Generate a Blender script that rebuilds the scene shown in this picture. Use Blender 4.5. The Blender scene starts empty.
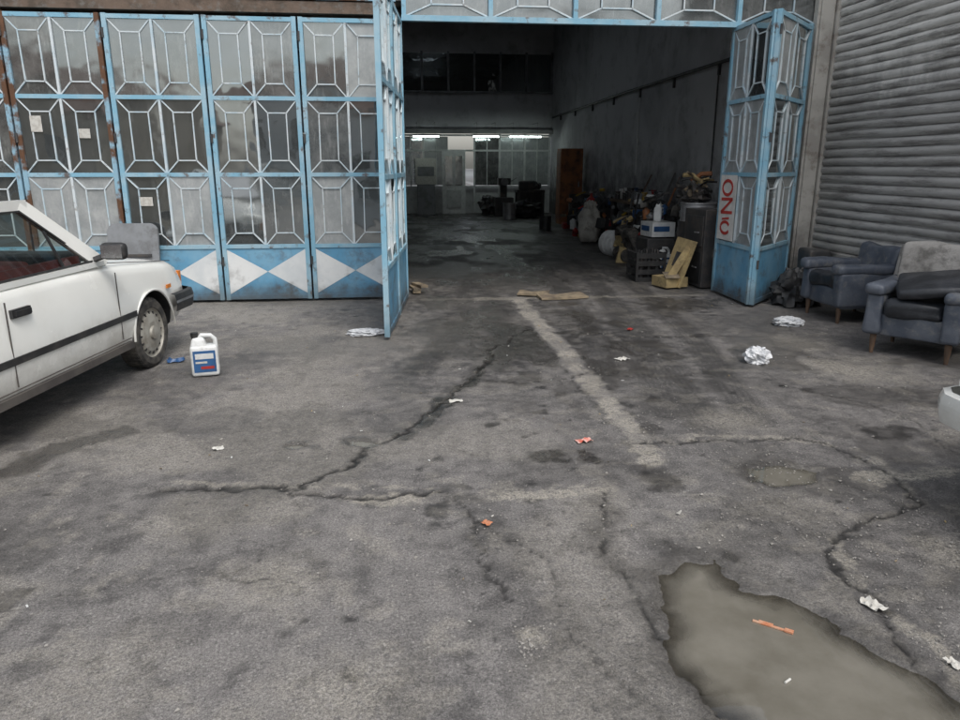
import bpy, math, random, bmesh
import numpy as np
from mathutils import Vector, Matrix, noise as mnoise
random.seed(7)
sc=bpy.context.scene
R=math.radians
# ------------------------------------------------------------------ materials
def newmat(name):
    m=bpy.data.materials.new(name); m.use_nodes=True
    nt=m.node_tree; b=nt.nodes.get('Principled BSDF'); return m,nt,b
def N(nt,t,**k):
    n=nt.nodes.new(t)
    for a,v in k.items(): setattr(n,a,v)
    return n
def noise_n(nt,scale,detail=6,rough=.6,stretch=None):
    tc=N(nt,'ShaderNodeTexCoord'); src=tc.outputs['Object']
    if stretch:
        mp=N(nt,'ShaderNodeMapping'); mp.inputs['Scale'].default_value=stretch
        nt.links.new(src,mp.inputs[0]); src=mp.outputs[0]
    n=N(nt,'ShaderNodeTexNoise'); n.inputs['Scale'].default_value=scale
    n.inputs['Detail'].default_value=detail; n.inputs['Roughness'].default_value=rough
    nt.links.new(src,n.inputs['Vector']); return n
def ramp(nt,src,a,b):
    r=N(nt,'ShaderNodeMapRange'); r.inputs[1].default_value=a; r.inputs[2].default_value=b
    r.interpolation_type='SMOOTHSTEP'
    nt.links.new(src,r.inputs[0]); return r.outputs[0]
def mix(nt,f,a,b,mode='MIX'):
    m=N(nt,'ShaderNodeMix',data_type='RGBA',blend_type=mode)
    def s(i,v):
        if isinstance(v,(tuple,list)): m.inputs[i].default_value=tuple(v)+((1,) if len(v)==3 else ())
        elif isinstance(v,(int,float)): m.inputs[i].default_value=v
        else: nt.links.new(v,m.inputs[i])
    s(0,f); s(6,a); s(7,b); return m.outputs[2]
def mth(nt,op,a,b=None,c=None):
    m=N(nt,'ShaderNodeMath',operation=op)
    for i,v in enumerate((a,b,c)):
        if v is None: continue
        if isinstance(v,(int,float)): m.inputs[i].default_value=v
        else: nt.links.new(v,m.inputs[i])
    return m.outputs[0]
def mat(name,c,c2=None,rough=.6,metal=0,scale=4,lo=.4,hi=.65,dirt=0,dirtc=(.03,.027,.024),dscale=9,
        dlo=.5,dhi=.7,bump=0,bscale=40,stretch=None,coat=0,zdirt=None,var=.12):
    m,nt,b=newmat(name)
    n=noise_n(nt,scale,stretch=stretch)
    if c2 is None: c2=tuple(x*(1-var*2) for x in c)
    col=mix(nt,ramp(nt,n.outputs[0],lo,hi),c,c2)
    if dirt>0:
        d=noise_n(nt,dscale,8,.7,stretch=stretch)
        f=mth(nt,'MULTIPLY',ramp(nt,d.outputs[0],dlo,dhi),dirt)
        col=mix(nt,f,col,dirtc)
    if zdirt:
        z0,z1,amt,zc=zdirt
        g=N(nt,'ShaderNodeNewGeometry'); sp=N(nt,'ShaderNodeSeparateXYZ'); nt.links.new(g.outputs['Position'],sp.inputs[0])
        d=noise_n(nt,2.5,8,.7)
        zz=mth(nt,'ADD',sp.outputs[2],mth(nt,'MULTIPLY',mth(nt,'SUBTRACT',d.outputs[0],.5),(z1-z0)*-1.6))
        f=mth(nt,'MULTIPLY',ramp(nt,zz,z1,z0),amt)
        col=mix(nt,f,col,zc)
    nt.links.new(col,b.inputs['Base Color'])
    rn=noise_n(nt,scale*3)
    nt.links.new(mth(nt,'ADD',mth(nt,'MULTIPLY',rn.outputs[0],.25),rough-.12),b.inputs['Roughness'])
    b.inputs['Metallic'].default_value=metal
    if coat: b.inputs['Coat Weight'].default_value=coat
    if bump>0:
        bn=noise_n(nt,bscale,8,.65); bp=N(nt,'ShaderNodeBump'); bp.inputs['Strength'].default_value=min(1,bump)
        bp.inputs['Distance'].default_value=.01
        nt.links.new(bn.outputs[0],bp.inputs['Height']); nt.links.new(bp.outputs[0],b.inputs['Normal'])
    return m
RUST=(.10,.045,.02)
M={}
M['blue']=mat('gate_blue_paint',(.20,.40,.52),(.31,.46,.54),.5,scale=3,dirt=.85,dirtc=RUST,dscale=7,dlo=.55,dhi=.67,bump=.2,zdirt=(0,.35,.6,(.10,.085,.07)))
M['bluedeep']=mat('gate_panel_blue',(.11,.31,.48),(.19,.38,.52),.45,scale=2,dirt=.75,dirtc=(.11,.11,.11),dscale=5,dlo=.48,dhi=.72,zdirt=(0,.3,.85,(.07,.062,.055)),bump=.15)
M['bluerust']=mat('rusty_blue_paint',(.24,.40,.50),RUST,.6,scale=5,lo=.42,hi=.55,dirt=.7,dirtc=(.16,.07,.03),dscale=12,bump=.4)
M['whitebar']=mat('gate_white_bars',(.58,.63,.65),(.42,.53,.59),.5,scale=4,dirt=.7,dirtc=(.14,.10,.07),dscale=11,dlo=.54,dhi=.7)
M['white_panel']=mat('gate_white_panel',(.72,.73,.72),(.58,.61,.62),.5,scale=2,dirt=.45,dirtc=(.20,.19,.18),dscale=5,dlo=.5,dhi=.74,zdirt=(0,.22,.8,(.12,.11,.10)))
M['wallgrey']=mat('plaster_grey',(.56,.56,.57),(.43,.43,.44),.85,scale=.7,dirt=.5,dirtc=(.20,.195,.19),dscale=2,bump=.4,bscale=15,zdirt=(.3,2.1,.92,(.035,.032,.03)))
M['concrete']=mat('rough_concrete',(.24,.23,.21),(.15,.145,.135),.9,scale=2,dirt=.5,dirtc=(.06,.05,.045),dscale=5,bump=.6,bscale=30)
M['ceil']=mat('ceiling_concrete',(.24,.24,.235),(.16,.16,.16),.9,scale=1)
M['rustbeam']=mat('rusty_beam',(.14,.10,.075),(.08,.06,.045),.8,scale=6,dirt=.7,dirtc=(.2,.2,.19),dscale=9,bump=.6)
M['post']=mat('grey_post_paint',(.46,.44,.40),(.34,.32,.29),.6,scale=3,dirt=.6,dirtc=(.14,.10,.07),dscale=7,zdirt=(0,1,.8,(.06,.055,.05)),bump=.2)
M['plinth']=mat('plinth_concrete',(.30,.29,.27),(.16,.155,.15),.9,scale=2,dirt=.7,dirtc=(.03,.028,.027),dscale=4,dlo=.45,dhi=.65,bump=.6)
M['black']=mat('black_plastic',(.018,.018,.019),(.03,.03,.03),.5,dirt=.4,dirtc=(.09,.08,.07),dscale=8)
M['rubber']=mat('tyre_rubber',(.030,.029,.028),(.085,.078,.068),.85,scale=10,dirt=.6,dirtc=(.15,.135,.115),dscale=12,dlo=.45)
M['rim']=mat('dirty_wheel_cover',(.40,.385,.34),(.28,.26,.22),.5,metal=.15,scale=8,dirt=.5,dirtc=(.14,.12,.09),dscale=14)
M['car']=mat('white_car_paint',(.80,.80,.76),(.76,.76,.72),.24,scale=1.2,coat=.5,dirt=.14,dirtc=(.5,.47,.40),dscale=3,dlo=.5,dhi=.75,zdirt=(.12,.60,.65,(.28,.255,.21)))
M['seat']=mat('red_upholstery',(.28,.05,.035),(.17,.04,.03),.8,scale=6)
M['cabin']=mat('dark_cabin_trim',(.06,.053,.05),(.10,.09,.08),.7)
M['chrome']=mat('dull_chrome',(.5,.5,.5),(.35,.35,.35),.25,metal=.9)
M['orange']=mat('indicator_orange',(.7,.22,.03),None,.3)
M['redlamp']=mat('tail_lamp_red',(.4,.02,.02),None,.25)
M['leather']=mat('dark_worn_leather',(.016,.018,.022),(.035,.038,.045),.38,scale=5,dirt=.5,dirtc=(.12,.12,.12),dscale=9,dlo=.56,dhi=.75,bump=.5,bscale=18)
M['leatherblue']=mat('blue_grey_leatherette',(.055,.066,.088),(.095,.107,.13),.45,scale=4,dirt=.7,dirtc=(.19,.185,.175),dscale=7,dlo=.50,dhi=.72,bump=.5,bscale=16)
M['fabric']=mat('pale_soiled_fabric',(.34,.325,.305),(.21,.20,.185),.95,scale=3,dirt=.6,dirtc=(.07,.065,.06),dscale=6,bump=.6,bscale=60)
M['wood']=mat('stained_wood',(.13,.08,.05),(.075,.048,.032),.6,scale=6,stretch=(1,8,1),dirt=.5)
M['ply']=mat('dirty_plywood',(.30,.24,.16),(.14,.11,.08),.8,scale=4,dirt=.75,dirtc=(.03,.028,.025),dscale=5,dlo=.45,bump=.3)
M['card']=mat('cardboard',(.46,.35,.17),(.32,.24,.12),.85,scale=4,dirt=.6,dirtc=(.05,.045,.035),dscale=7,dlo=.46)
M['plwhite']=mat('white_plastic',(.66,.67,.66),(.56,.57,.56),.38,scale=7,dirt=.35,dirtc=(.2,.18,.15),dscale=12)
M['bag']=mat('white_plastic_bag',(.60,.61,.62),(.46,.47,.49),.4,scale=12,dirt=.3,dirtc=(.25,.24,.22),dscale=14)
M['sack']=mat('pale_sack',(.46,.44,.40),(.3,.29,.26),.85,scale=5,dirt=.5,dirtc=(.08,.07,.06),dscale=8,bump=.4)
M['labelblue']=mat('blue_label',(.03,.10,.24),(.02,.06,.15),.4)
M['red']=mat('red_paint',(.36,.03,.025),(.22,.025,.02),.45,dirt=.7,dscale=8)
M['yellow']=mat('yellow_paint',(.45,.30,.04),(.3,.20,.03),.45,dirt=.7,dscale=8)
M['green']=mat('green_paint',(.04,.16,.07),None,.5,dirt=.5,dscale=10)
M['bluecan']=mat('blue_plastic',(.03,.09,.22),None,.4,dirt=.6,dscale=8)
M['orangerust']=mat('rusty_orange_paint',(.34,.13,.05),(.18,.08,.04),.6,scale=3,dirt=.5,dscale=6)
M['steel']=mat('dirty_steel',(.38,.38,.39),(.26,.26,.26),.42,metal=.5,dirt=.6,dscale=9,dirtc=(.06,.05,.045))
M['darkmetal']=mat('oily_dark_metal',(.05,.05,.052),(.09,.085,.08),.5,metal=.2,dirt=.4,dirtc=(.12,.08,.06),dscale=8)
M['greymetal']=mat('grey_sheet_metal',(.23,.24,.25),(.17,.175,.18),.5,metal=.2,scale=4,dirt=.5,dirtc=(.07,.065,.06),dscale=6)
M['paper']=mat('dirty_paper',(.54,.53,.49),(.42,.40,.36),.9,scale=30)
M['poster']=mat('white_poster_board',(.68,.67,.64),(.55,.54,.51),.8,scale=5,dirt=.3,dirtc=(.25,.22,.19),dscale=8)
M['pink']=mat('red_wrapper',(.5,.10,.06),(.62,.45,.40),.6,scale=25)
M['orangew']=mat('orange_wrapper',(.46,.17,.08),(.5,.30,.20),.5,scale=20)
M['stone']=mat('gravel_stone',(.30,.285,.26),(.17,.16,.15),.9,scale=20)
M['partition']=mat('partition_white_frame',(.55,.56,.55),(.45,.46,.45),.6,scale=3,dirt=.4,dirtc=(.16,.15,.14))
M['facade2']=mat('render_beige',(.40,.35,.27),(.33,.29,.23),.9,scale=1)
M['rooftile']=mat('roof_tile',(.17,.09,.06),(.12,.07,.05),.85,scale=6)
M['graff']=mat('red_spray_paint',(.5,.05,.04),None,.6)
def glassm(name,base,base2,spec=.22,rough=.06):
    m,nt,b=newmat(name)
    n=noise_n(nt,3.5,8,.7); n2=noise_n(nt,14,6,.7,stretch=(1,1,.25))
    col=mix(nt,ramp(nt,n.outputs[0],.35,.7),base,base2)
    col=mix(nt,mth(nt,'MULTIPLY',ramp(nt,n2.outputs[0],.5,.75),.5),col,tuple(min(.5,x*2.2+.04) for x in base2))
    nt.links.new(col,b.inputs['Base Color']); b.inputs['Roughness'].default_value=.7
    g=N(nt,'ShaderNodeBsdfGlossy'); g.inputs['Roughness'].default_value=rough; g.inputs['Color'].default_value=(.88,.94,.95,1)
    bn=noise_n(nt,2.2,2,.5);bp=N(nt,'ShaderNodeBump');bp.inputs['Strength'].default_value=.25;bp.inputs['Distance'].default_value=.02
    nt.links.new(bn.outputs[0],bp.inputs['Height']);nt.links.new(bp.outputs[0],g.inputs['Normal'])
    ms=N(nt,'ShaderNodeMixShader'); 
    fr=N(nt,'ShaderNodeFresnel'); fr.inputs[0].default_value=1.5
    nt.links.new(mth(nt,'ADD',mth(nt,'MULTIPLY',fr.outputs[0],.8),spec-.04),ms.inputs[0])
    nt.links.new(b.outputs[0],ms.inputs[1]); nt.links.new(g.outputs[0],ms.inputs[2])
    nt.links.new(ms.outputs[0],nt.nodes['Material Output'].inputs[0]); return m
GL=[glassm('glass_dark',(.014,.017,.018),(.035,.038,.038),.26,.035),glassm('glass_dusty',(.035,.04,.04),(.075,.078,.075),.24,.06),
    glassm('glass_grimy',(.025,.027,.026),(.12,.12,.115),.2,.09),glassm('glass_milky',(.24,.255,.255),(.36,.37,.365),.08,.2)]
def carglass():
    m,nt,b=newmat('car_window_glass')
    t=N(nt,'ShaderNodeBsdfTransparent'); t.inputs[0].default_value=(.80,.85,.83,1)
    g=N(nt,'ShaderNodeBsdfGlossy'); g.inputs['Roughness'].default_value=.03
    ms=N(nt,'ShaderNodeMixShader'); fr=N(nt,'ShaderNodeFresnel'); fr.inputs[0].default_value=1.5
    nt.links.new(mth(nt,'ADD',fr.outputs[0],.05),ms.inputs[0]); nt.links.new(t.outputs[0],ms.inputs[1]); nt.links.new(g.outputs[0],ms.inputs[2])
    nt.links.new(ms.outputs[0],nt.nodes['Material Output'].inputs[0]); return m
M['carglass']=carglass()
def translucent():
    m,nt,b=newmat('added_skylight_fill_sheet')  # milky sheet of the added skylights, lets fill light into the garage
    t=N(nt,'ShaderNodeBsdfTranslucent');t.inputs[0].default_value=(.50,.53,.55,1)
    nt.links.new(t.outputs[0],nt.nodes['Material Output'].inputs[0]);return m
M['added_skylight']=translucent()
def emis(name,c,s):
    m,nt,b=newmat(name); b.inputs['Emission Color'].default_value=(*c,1); b.inputs['Emission Strength'].default_value=s
    b.inputs['Base Color'].default_value=(.8,.8,.8,1); return m
M['tube']=emis('lit_fluorescent_tube',(.85,1,.95),18)
def shutter_mat():
    m,nt,b=newmat('weathered_shutter_metal')
    g=N(nt,'ShaderNodeNewGeometry'); sp=N(nt,'ShaderNodeSeparateXYZ'); nt.links.new(g.outputs['Position'],sp.inputs[0])
    n=noise_n(nt,1.2,8,.7,stretch=(1,.5,2)); n2=noise_n(nt,4,10,.78,stretch=(1,.35,3.5)); n3=noise_n(nt,2,8,.7,stretch=(1,4,.5))
    col=mix(nt,ramp(nt,n.outputs[0],.35,.65),(.70,.685,.655),(.54,.525,.50))
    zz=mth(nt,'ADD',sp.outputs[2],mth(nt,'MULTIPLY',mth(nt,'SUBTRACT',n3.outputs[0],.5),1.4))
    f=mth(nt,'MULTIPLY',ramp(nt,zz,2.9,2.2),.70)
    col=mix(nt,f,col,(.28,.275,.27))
    col=mix(nt,mth(nt,'MULTIPLY',ramp(nt,n2.outputs[0],.46,.62),.72),col,(.15,.142,.135))
    col=mix(nt,mth(nt,'MULTIPLY',ramp(nt,n2.outputs[0],.42,.30),.5),col,(.68,.67,.65))
    fz=mth(nt,'FRACT',mth(nt,'DIVIDE',mth(nt,'SUBTRACT',sp.outputs[2],.60),.10))
    gap=mth(nt,'MULTIPLY',ramp(nt,fz,.80,.93),.6)
    col=mix(nt,gap,col,(.06,.058,.057))
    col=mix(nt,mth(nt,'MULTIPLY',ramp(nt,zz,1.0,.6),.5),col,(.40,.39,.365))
    nt.links.new(col,b.inputs['Base Color']); b.inputs['Roughness'].default_value=.6; b.inputs['Metallic'].default_value=.05
    return m
M['shutter']=shutter_mat()
# ------------------------------------------------------------------ mesh builder
class MB:
    def __init__(s): s.v=[];s.f=[];s.m=[];s.mats=[];s.M=Matrix.Identity(4)
    def mi(s,m):
        if isinstance(m,str): m=M[m]
        if m not in s.mats: s.mats.append(m)
        return s.mats.index(m)
    def add(s,vs,fs,m):
        o=len(s.v); s.v+=[s.M@Vector(p) for p in vs]; k=s.mi(m)
        for f in fs: s.f.append([i+o for i in f]); s.m.append(k)
    def box(s,c,d,m,rz=0,rot=None):
        c=Vector(c);x,y,z=d[0]/2,d[1]/2,d[2]/2
        r=rot if rot is not None else Matrix.Rotation(rz,3,'Z')
        vs=[c+r@Vector((a*x,b*y,e*z)) for a in(-1,1) for b in(-1,1) for e in(-1,1)]
        s.add(vs,[(0,1,3,2),(4,6,7,5),(0,4,5,1),(2,3,7,6),(0,2,6,4),(1,5,7,3)],m)
    def bar(s,p,q,w,t,m,up=(0,1,0)):
        p=Vector(p);q=Vector(q);d=(q-p);d.normalize();u=Vector(up);a=d.cross(u)
        if a.length<1e-4: a=d.cross(Vector((1,0,0)))
        a.normalize();b=a.cross(d)
        vs=[pt+a*(i*w/2)+b*(j*t/2) for pt in(p,q) for i,j in((-1,-1),(1,-1),(1,1),(-1,1))]
        s.add(vs,[(3,2,1,0),(4,5,6,7),(0,1,5,4),(1,2,6,5),(2,3,7,6),(3,0,4,7)],m)
    def poly(s,pts,m): s.add(pts,[tuple(range(len(pts)))],m)
    def lathe(s,prof,m,c=(0,0,0),axis='Z',n=20,rot=None):
        c=Vector(c)
        r=rot if rot is not None else {'Z':Matrix.Identity(3),'Y':Matrix.Rotation(R(-90),3,'X'),'X':Matrix.Rotation(R(90),3,'Y')}[axis]
        for k in range(len(prof)-1):
            (r0,h0),(r1,h1)=prof[k][:2],prof[k+1][:2]
            mm=prof[k][2] if len(prof[k])>2 else m
            vs=[];fs=[]
            for i in range(n):
                a=2*math.pi*i/n
                vs.append(c+r@Vector((r0*math.cos(a),r0*math.sin(a),h0)));vs.append(c+r@Vector((r1*math.cos(a),r1*math.sin(a),h1)))
            for i in range(n):
                j=(i+1)%n
                if r0<1e-5: fs.append((2*i,2*j+1,2*i+1))
                elif r1<1e-5: fs.append((2*i,2*j,2*i+1))
                else: fs.append((2*i,2*j,2*j+1,2*i+1))
            s.add(vs,fs,mm)
    def tube(s,pts,r,m,n=8):
        pts=[Vector(p) for p in pts]
        rings=[]
        for i,p in enumerate(pts):
            d=(pts[min(i+1,len(pts)-1)]-pts[max(i-1,0)]).normalized()
            a=d.cross(Vector((.13,.27,1)));
            if a.length<.05:a=d.cross(Vector((1,0,0)))
            a.normalize();b=d.cross(a)
            rings.append([p+a*r*math.cos(2*math.pi*k/n)+b*r*math.sin(2*math.pi*k/n) for k in range(n)])
        vs=[q for g in rings for q in g];fs=[]
        for i in range(len(rings)-1):
            for k in range(n):
                l=(k+1)%n; fs.append((i*n+k,i*n+l,(i+1)*n+l,(i+1)*n+k))
        fs.append(tuple(range(n))[::-1]);fs.append(tuple(range((len(rings)-1)*n,len(rings)*n)))
        s.add(vs,fs,m)
    def rbox(s,c,d,r,m,rot=None,dent=0,dscale=3,sub=3,taper=0):
        c=Vector(c);h=[x/2 for x in d];r=min(r,min(h)*.98)
        def ax(hh):
            core=[-(hh-r)+2*(hh-r)*i/sub for i in range(sub+1)]
            return [-hh,-hh+r*.12,-hh+r*.45]+core+[hh-r*.45,hh-r*.12,hh]
        A=[ax(x) for x in h]
        rr=rot if rot is not None else Matrix.Identity(3)
        seed=random.random()*50
        for axis in range(3):
            for sg in(-1,1):
                U=A[(axis+1)%3];V=A[(axis+2)%3];vs=[];fs=[]
                for u in U:
                    for v in V:
                        p=[0,0,0];p[axis]=sg*h[axis];p[(axis+1)%3]=u;p[(axis+2)%3]=v
                        inn=Vector([max(-(h[i]-r),min(h[i]-r,p[i])) for i in range(3)])
                        dd=Vector(p)-inn
                        q=inn+dd.normalized()*r
                        if dent:
                            k=mnoise.noise(q*dscale+Vector((seed,0,0)));q=q+dd.normalized()*k*dent
                        if taper: 
                            t=1-taper*(q.z/h[2]+1)/2;q=Vector((q.x*t,q.y*t,q.z))
                        vs.append(c+rr@q)
                nv=len(V)
                for i in range(len(U)-1):
                    for j in range(nv-1):
                        f=(i*nv+j,(i+1)*nv+j,(i+1)*nv+j+1,i*nv+j+1)
                        fs.append(f if sg>0 else f[::-1])
                s.add(vs,fs,m)
    def blob(s,c,d,m,amp=.25,sc=2.5,n=14,sharp=False):
        c=Vector(c);vs=[];fs=[];seed=Vector((random.random()*40,random.random()*40,0))
        for i in range(n+1):
            th=math.pi*i/n
            for j in range(2*n):
                ph=math.pi*j/n
                p=Vector((math.sin(th)*math.cos(ph),math.sin(th)*math.sin(ph),math.cos(th)))
                k=mnoise.noise(p*sc+seed)+.5*mnoise.noise(p*sc*2.3+seed)
                if sharp:k=1-2*abs(k)
                q=p*(1+amp*k);vs.append(c+Vector((q.x*d[0]/2,q.y*d[1]/2,max(q.z,-.8)*d[2]/2)))
        w=2*n
        for i in range(n):
            for j in range(w):
                l=(j+1)%w;fs.append((i*w+j,(i+1)*w+j,(i+1)*w+l,i*w+l))
        s.add(vs,fs,m)
    def obj(s,name,smooth=None,bevel=0,parent=None,loc=None,rz=None):
        me=bpy.data.meshes.new(name);me.from_pydata([tuple(p) for p in s.v],[],s.f);me.update()
        for m in s.mats: me.materials.append(m)
        me.polygons.foreach_set('material_index',s.m)
        o=bpy.data.objects.new(name,me);sc.collection.objects.link(o)
        if bevel:
            b=o.modifiers.new('b','BEVEL');b.width=bevel;b.segments=2;b.limit_method='ANGLE';b.angle_limit=R(40)
        if smooth:
            me.polygons.foreach_set('use_smooth',[True]*len(me.polygons))
            e=o.modifiers.new('e','EDGE_SPLIT');e.split_angle=R(smooth)
        if parent:o.parent=parent
        if loc:o.location=loc
        if rz is not None:o.rotation_euler=(0,0,rz)
        return o
def empty(name,loc=(0,0,0),rz=0):
    e=bpy.data.objects.new(name,None);sc.collection.objects.link(e);e.location=loc;e.rotation_euler=(0,0,rz);e.empty_display_size=.1;return e
# ------------------------------------------------------------------ ground
def h2(ix,iy,s):
    v=np.sin(ix*127.1+iy*311.7+s*74.7)*43758.5453; return v-np.floor(v)
def vn(x,y,s):
    ix=np.floor(x);iy=np.floor(y);fx=x-ix;fy=y-iy;fx=fx*fx*(3-2*fx);fy=fy*fy*(3-2*fy)
    return (h2(ix,iy,s)*(1-fx)+h2(ix+1,iy,s)*fx)*(1-fy)+(h2(ix,iy+1,s)*(1-fx)+h2(ix+1,iy+1,s)*fx)*fy
def fbm(x,y,s,o=4):
    t=0;a=.5;n=0
    for i in range(o): t=t+a*vn(x*2**i+17*i,y*2**i,s+i);n+=a;a*=.5
    return t/n
def pdist(X,Y,pts):
    d=np.full(X.shape,1e9)
    for (ax,ay),(bx,by) in zip(pts[:-1],pts[1:]):
        vx,vy=bx-ax,by-ay;L=vx*vx+vy*vy+1e-9
        t=np.clip(((X-ax)*vx+(Y-ay)*vy)/L,0,1);d=np.minimum(d,np.hypot(X-ax-t*vx,Y-ay-t*vy))
    return d
def inside(X,Y,P):
    c=np.zeros(X.shape,bool);n=len(P)
    for i in range(n):
        (x1,y1),(x2,y2)=P[i],P[(i+1)%n]
        if y1==y2: continue
        c^=((y1>Y)!=(y2>Y))&(X<(x2-x1)*(Y-y1)/(y2-y1)+x1)
    return c
def sdf(X,Y,P):
    d=pdist(X,Y,P+[P[0]]);return np.where(inside(X,Y,P),-d,d)
def ss(a,b,x):
    t=np.clip((x-a)/(b-a),0,1);return t*t*(3-2*t)
def warp(X,Y):
    return X+.10*(fbm(X*3,Y*3,5)-.5)+.09*(fbm(X*14,Y*14,6)-.5),Y+.10*(fbm(X*3,Y*3,8)-.5)+.09*(fbm(X*14,Y*14,9)-.5)
PUD=[(1.03,2.50),(1.16,2.60),(1.26,2.55),(1.26,2.38),(1.44,2.27),(1.54,2.02),(1.62,1.84),(1.70,1.60),(1.7,1.15),(1.0,1.1),(.93,1.70),(.91,1.84),(.89,1.98),(.96,2.30)]
PUD2=[(1.87,3.50),(2.04,3.53),(2.18,3.42),(2.11,3.29),(1.88,3.26),(1.82,3.36)]
PUD3=[(-.72,4.10),(-.62,4.11),(-.56,4.05),(-.66,4.00)]
PUD4=[(-.35,4.13),(-.26,4.14),(-.18,4.07),(-.30,4.02)]
PUDC=[(-2.35,3.7),(-2.09,4.28),(-1.76,4.52),(-1.64,4.42),(-1.96,4.15),(-2.05,3.80)]
def grid_mesh(name,xs,ys,X,Y,H,attrs):
    nx,ny=len(xs),len(ys);co=np.stack([X,Y,H],-1).reshape(-1,3)
    idx=np.arange(nx*ny).reshape(ny,nx)
    F=np.stack([idx[:-1,:-1],idx[:-1,1:],idx[1:,1:],idx[1:,:-1]],-1).reshape(-1,4)
    me=bpy.data.meshes.new(name);me.vertices.add(len(co));me.vertices.foreach_set('co',co.ravel())
    me.loops.add(F.size);me.loops.foreach_set('vertex_index',F.ravel().astype(np.int32));me.polygons.add(len(F))
    me.polygons.foreach_set('loop_start',np.arange(0,F.size,4,dtype=np.int32));me.polygons.foreach_set('loop_total',np.full(len(F),4,dtype=np.int32))
    me.update(calc_edges=True);me.polygons.foreach_set('use_smooth',[True]*len(F))
    for nm,(a,b,c) in attrs.items():
        at=me.attributes.new(nm,'FLOAT_COLOR','POINT')
        at.data.foreach_set('color',np.stack([a,b,c,np.ones_like(a)],-1).astype(np.float32).ravel())
    o=bpy.data.objects.new(name,me);sc.collection.objects.link(o);return o
def build_ground():
    xs=np.concatenate([[-400,-200,-90,-45,-25,-16],np.arange(-11,-3.3,.12),np.arange(-3.3,4.3,.018),np.arange(4.3,6,.08),[6.5,7.5,9,12,18,30,60,120,250,400]])
    ys=np.concatenate([[-400,-200,-90,-40,-20,-10,-6,-4,-2.5,-1.5,-.7,0,.4,.8],np.arange(1.1,5.2,.016),np.arange(5.2,9.2,.03),np.arange(9.2,26,.14),[27,30,40,70,130,250,400]])
    X,Y=np.meshgrid(xs,ys)
    wx,wy=warp(X,Y)
    H=.010*(fbm(X*1.1,Y*1.1,1)-.5)+.007*(fbm(X*6,Y*6,2)-.5)+.0045*(fbm(X*25,Y*25,3,2)-.5)
    dark=np.zeros_like(X);light=np.zeros_like(X);wet=np.zeros_like(X);crack=np.zeros_like(X);track=np.zeros_like(X)
    def puddle(P,depth,rim,ww=.17):
        nonlocal H,wet,light,dark
        d=sdf(wx,wy,P);k=ss(rim,-rim,d);H=H*(1-k)-depth*k
        wet=np.maximum(wet,ss(ww,.0,d+.18*(fbm(X*6,Y*6,22)-.5))*1.0)
        return d
    puddle(PUD,.035,.06,.24);puddle(PUD2,.022,.035);puddle(PUD3,.02,.02,.08);puddle(PUD4,.02,.02,.08)
    wet=np.maximum(wet,ss(.05,-.02,sdf(wx,wy,PUDC)))
    e=fbm(X*7,Y*7,31);e2=fbm(X*16,Y*16,32)
    def strip(P,w,amt,bk=.6):
        nonlocal light
        brk=ss(.34,.54,fbm(X*5+3,Y*5,33,5))*bk+(1-bk)
        light=np.maximum(light,ss(w*1.15,w*.7,pdist(wx,wy,P)+.09*(e-.5)+.08*(e2-.5))*amt*brk)
    right=ss(.9,2.2,X+1.0*(fbm(X*1.2,Y*1.2,71)-.5)*2)*ss(9,6,Y)*ss(1.2,2.4,Y)
    dark=np.maximum(dark,right*.62*(.25+1.1*fbm(X*2,Y*2,72,5)))
    cen=np.exp(-((X-1.35)/1.9)**2)*ss(2.6,6.2,Y);dark=np.maximum(dark,cen*.98*(.35+fbm(X*2.2,Y*1.2,73,5)))
    wet=np.maximum(wet,cen*ss(.46,.60,fbm(X*2.6,Y*1.3,94,5))*.85);wet=np.maximum(wet,right*ss(.52,.62,fbm(X*2.2+9,Y*2.2,95,5))*.6)
    dark=np.maximum(dark,ss(.50,.64,fbm(X*1.1,Y*1.1,74,6))*.45);dark=np.maximum(dark,ss(.56,.64,fbm(X*4.3,Y*4.3,75,5))*.30);dark=np.maximum(dark,ss(.61,.68,fbm(X*11,Y*11,78,4))*.45)
    wet=np.maximum(wet,ss(.56,.66,fbm(X*1.1,Y*1.1,74,6))*.35)
    light=np.maximum(light,ss(.50,.66,fbm(X*1.5+4,Y*1.5,76,6))*.36*ss(3.0,-.5,X));light=np.maximum(light,ss(.58,.68,fbm(X*8,Y*8,77,4))*.32)
    light*=(1-.6*cen)
    LS=[(1.41,8.8),(1.40,5.6),(1.37,3.62)]
    core=ss(.13,.07,pdist(wx,wy,LS)+.05*(e-.5));dark*=(1-.6*core);wet*=(1-.6*core)
    strip(LS,.085,.74,.62)
    strip([(.26,8.83),(1.5,8.78),(3.8,8.8)],.07,.6)
    strip([(-.2,3.3),(.30,3.27),(1.0,3.29)],.05,.75,.8);strip([(2.4,3.30),(4,3.36)],.07,.95,.5)
    strip([(1.5,3.98),(1.9,3.98),(2.36,3.86),(2.62,3.6),(2.55,3.1)],.03,.65,.85)
    strip([(1.85,2.69),(1.76,2.38),(1.76,2.06),(1.74,1.7)],.028,.75,.8)
    strip([(-1.25,3.60),(-.5,3.5),(.1,3.4)],.014,.6,.9)
    for dxx in(-.12,.12):
        dd=pdist(wx,wy,[(1.41+dxx,8.7),(1.40+dxx,5.6),(1.38+dxx*.7,3.68)]);dark=np.maximum(dark,ss(.045,.0,dd+.07*(e-.5))*.85)
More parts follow.
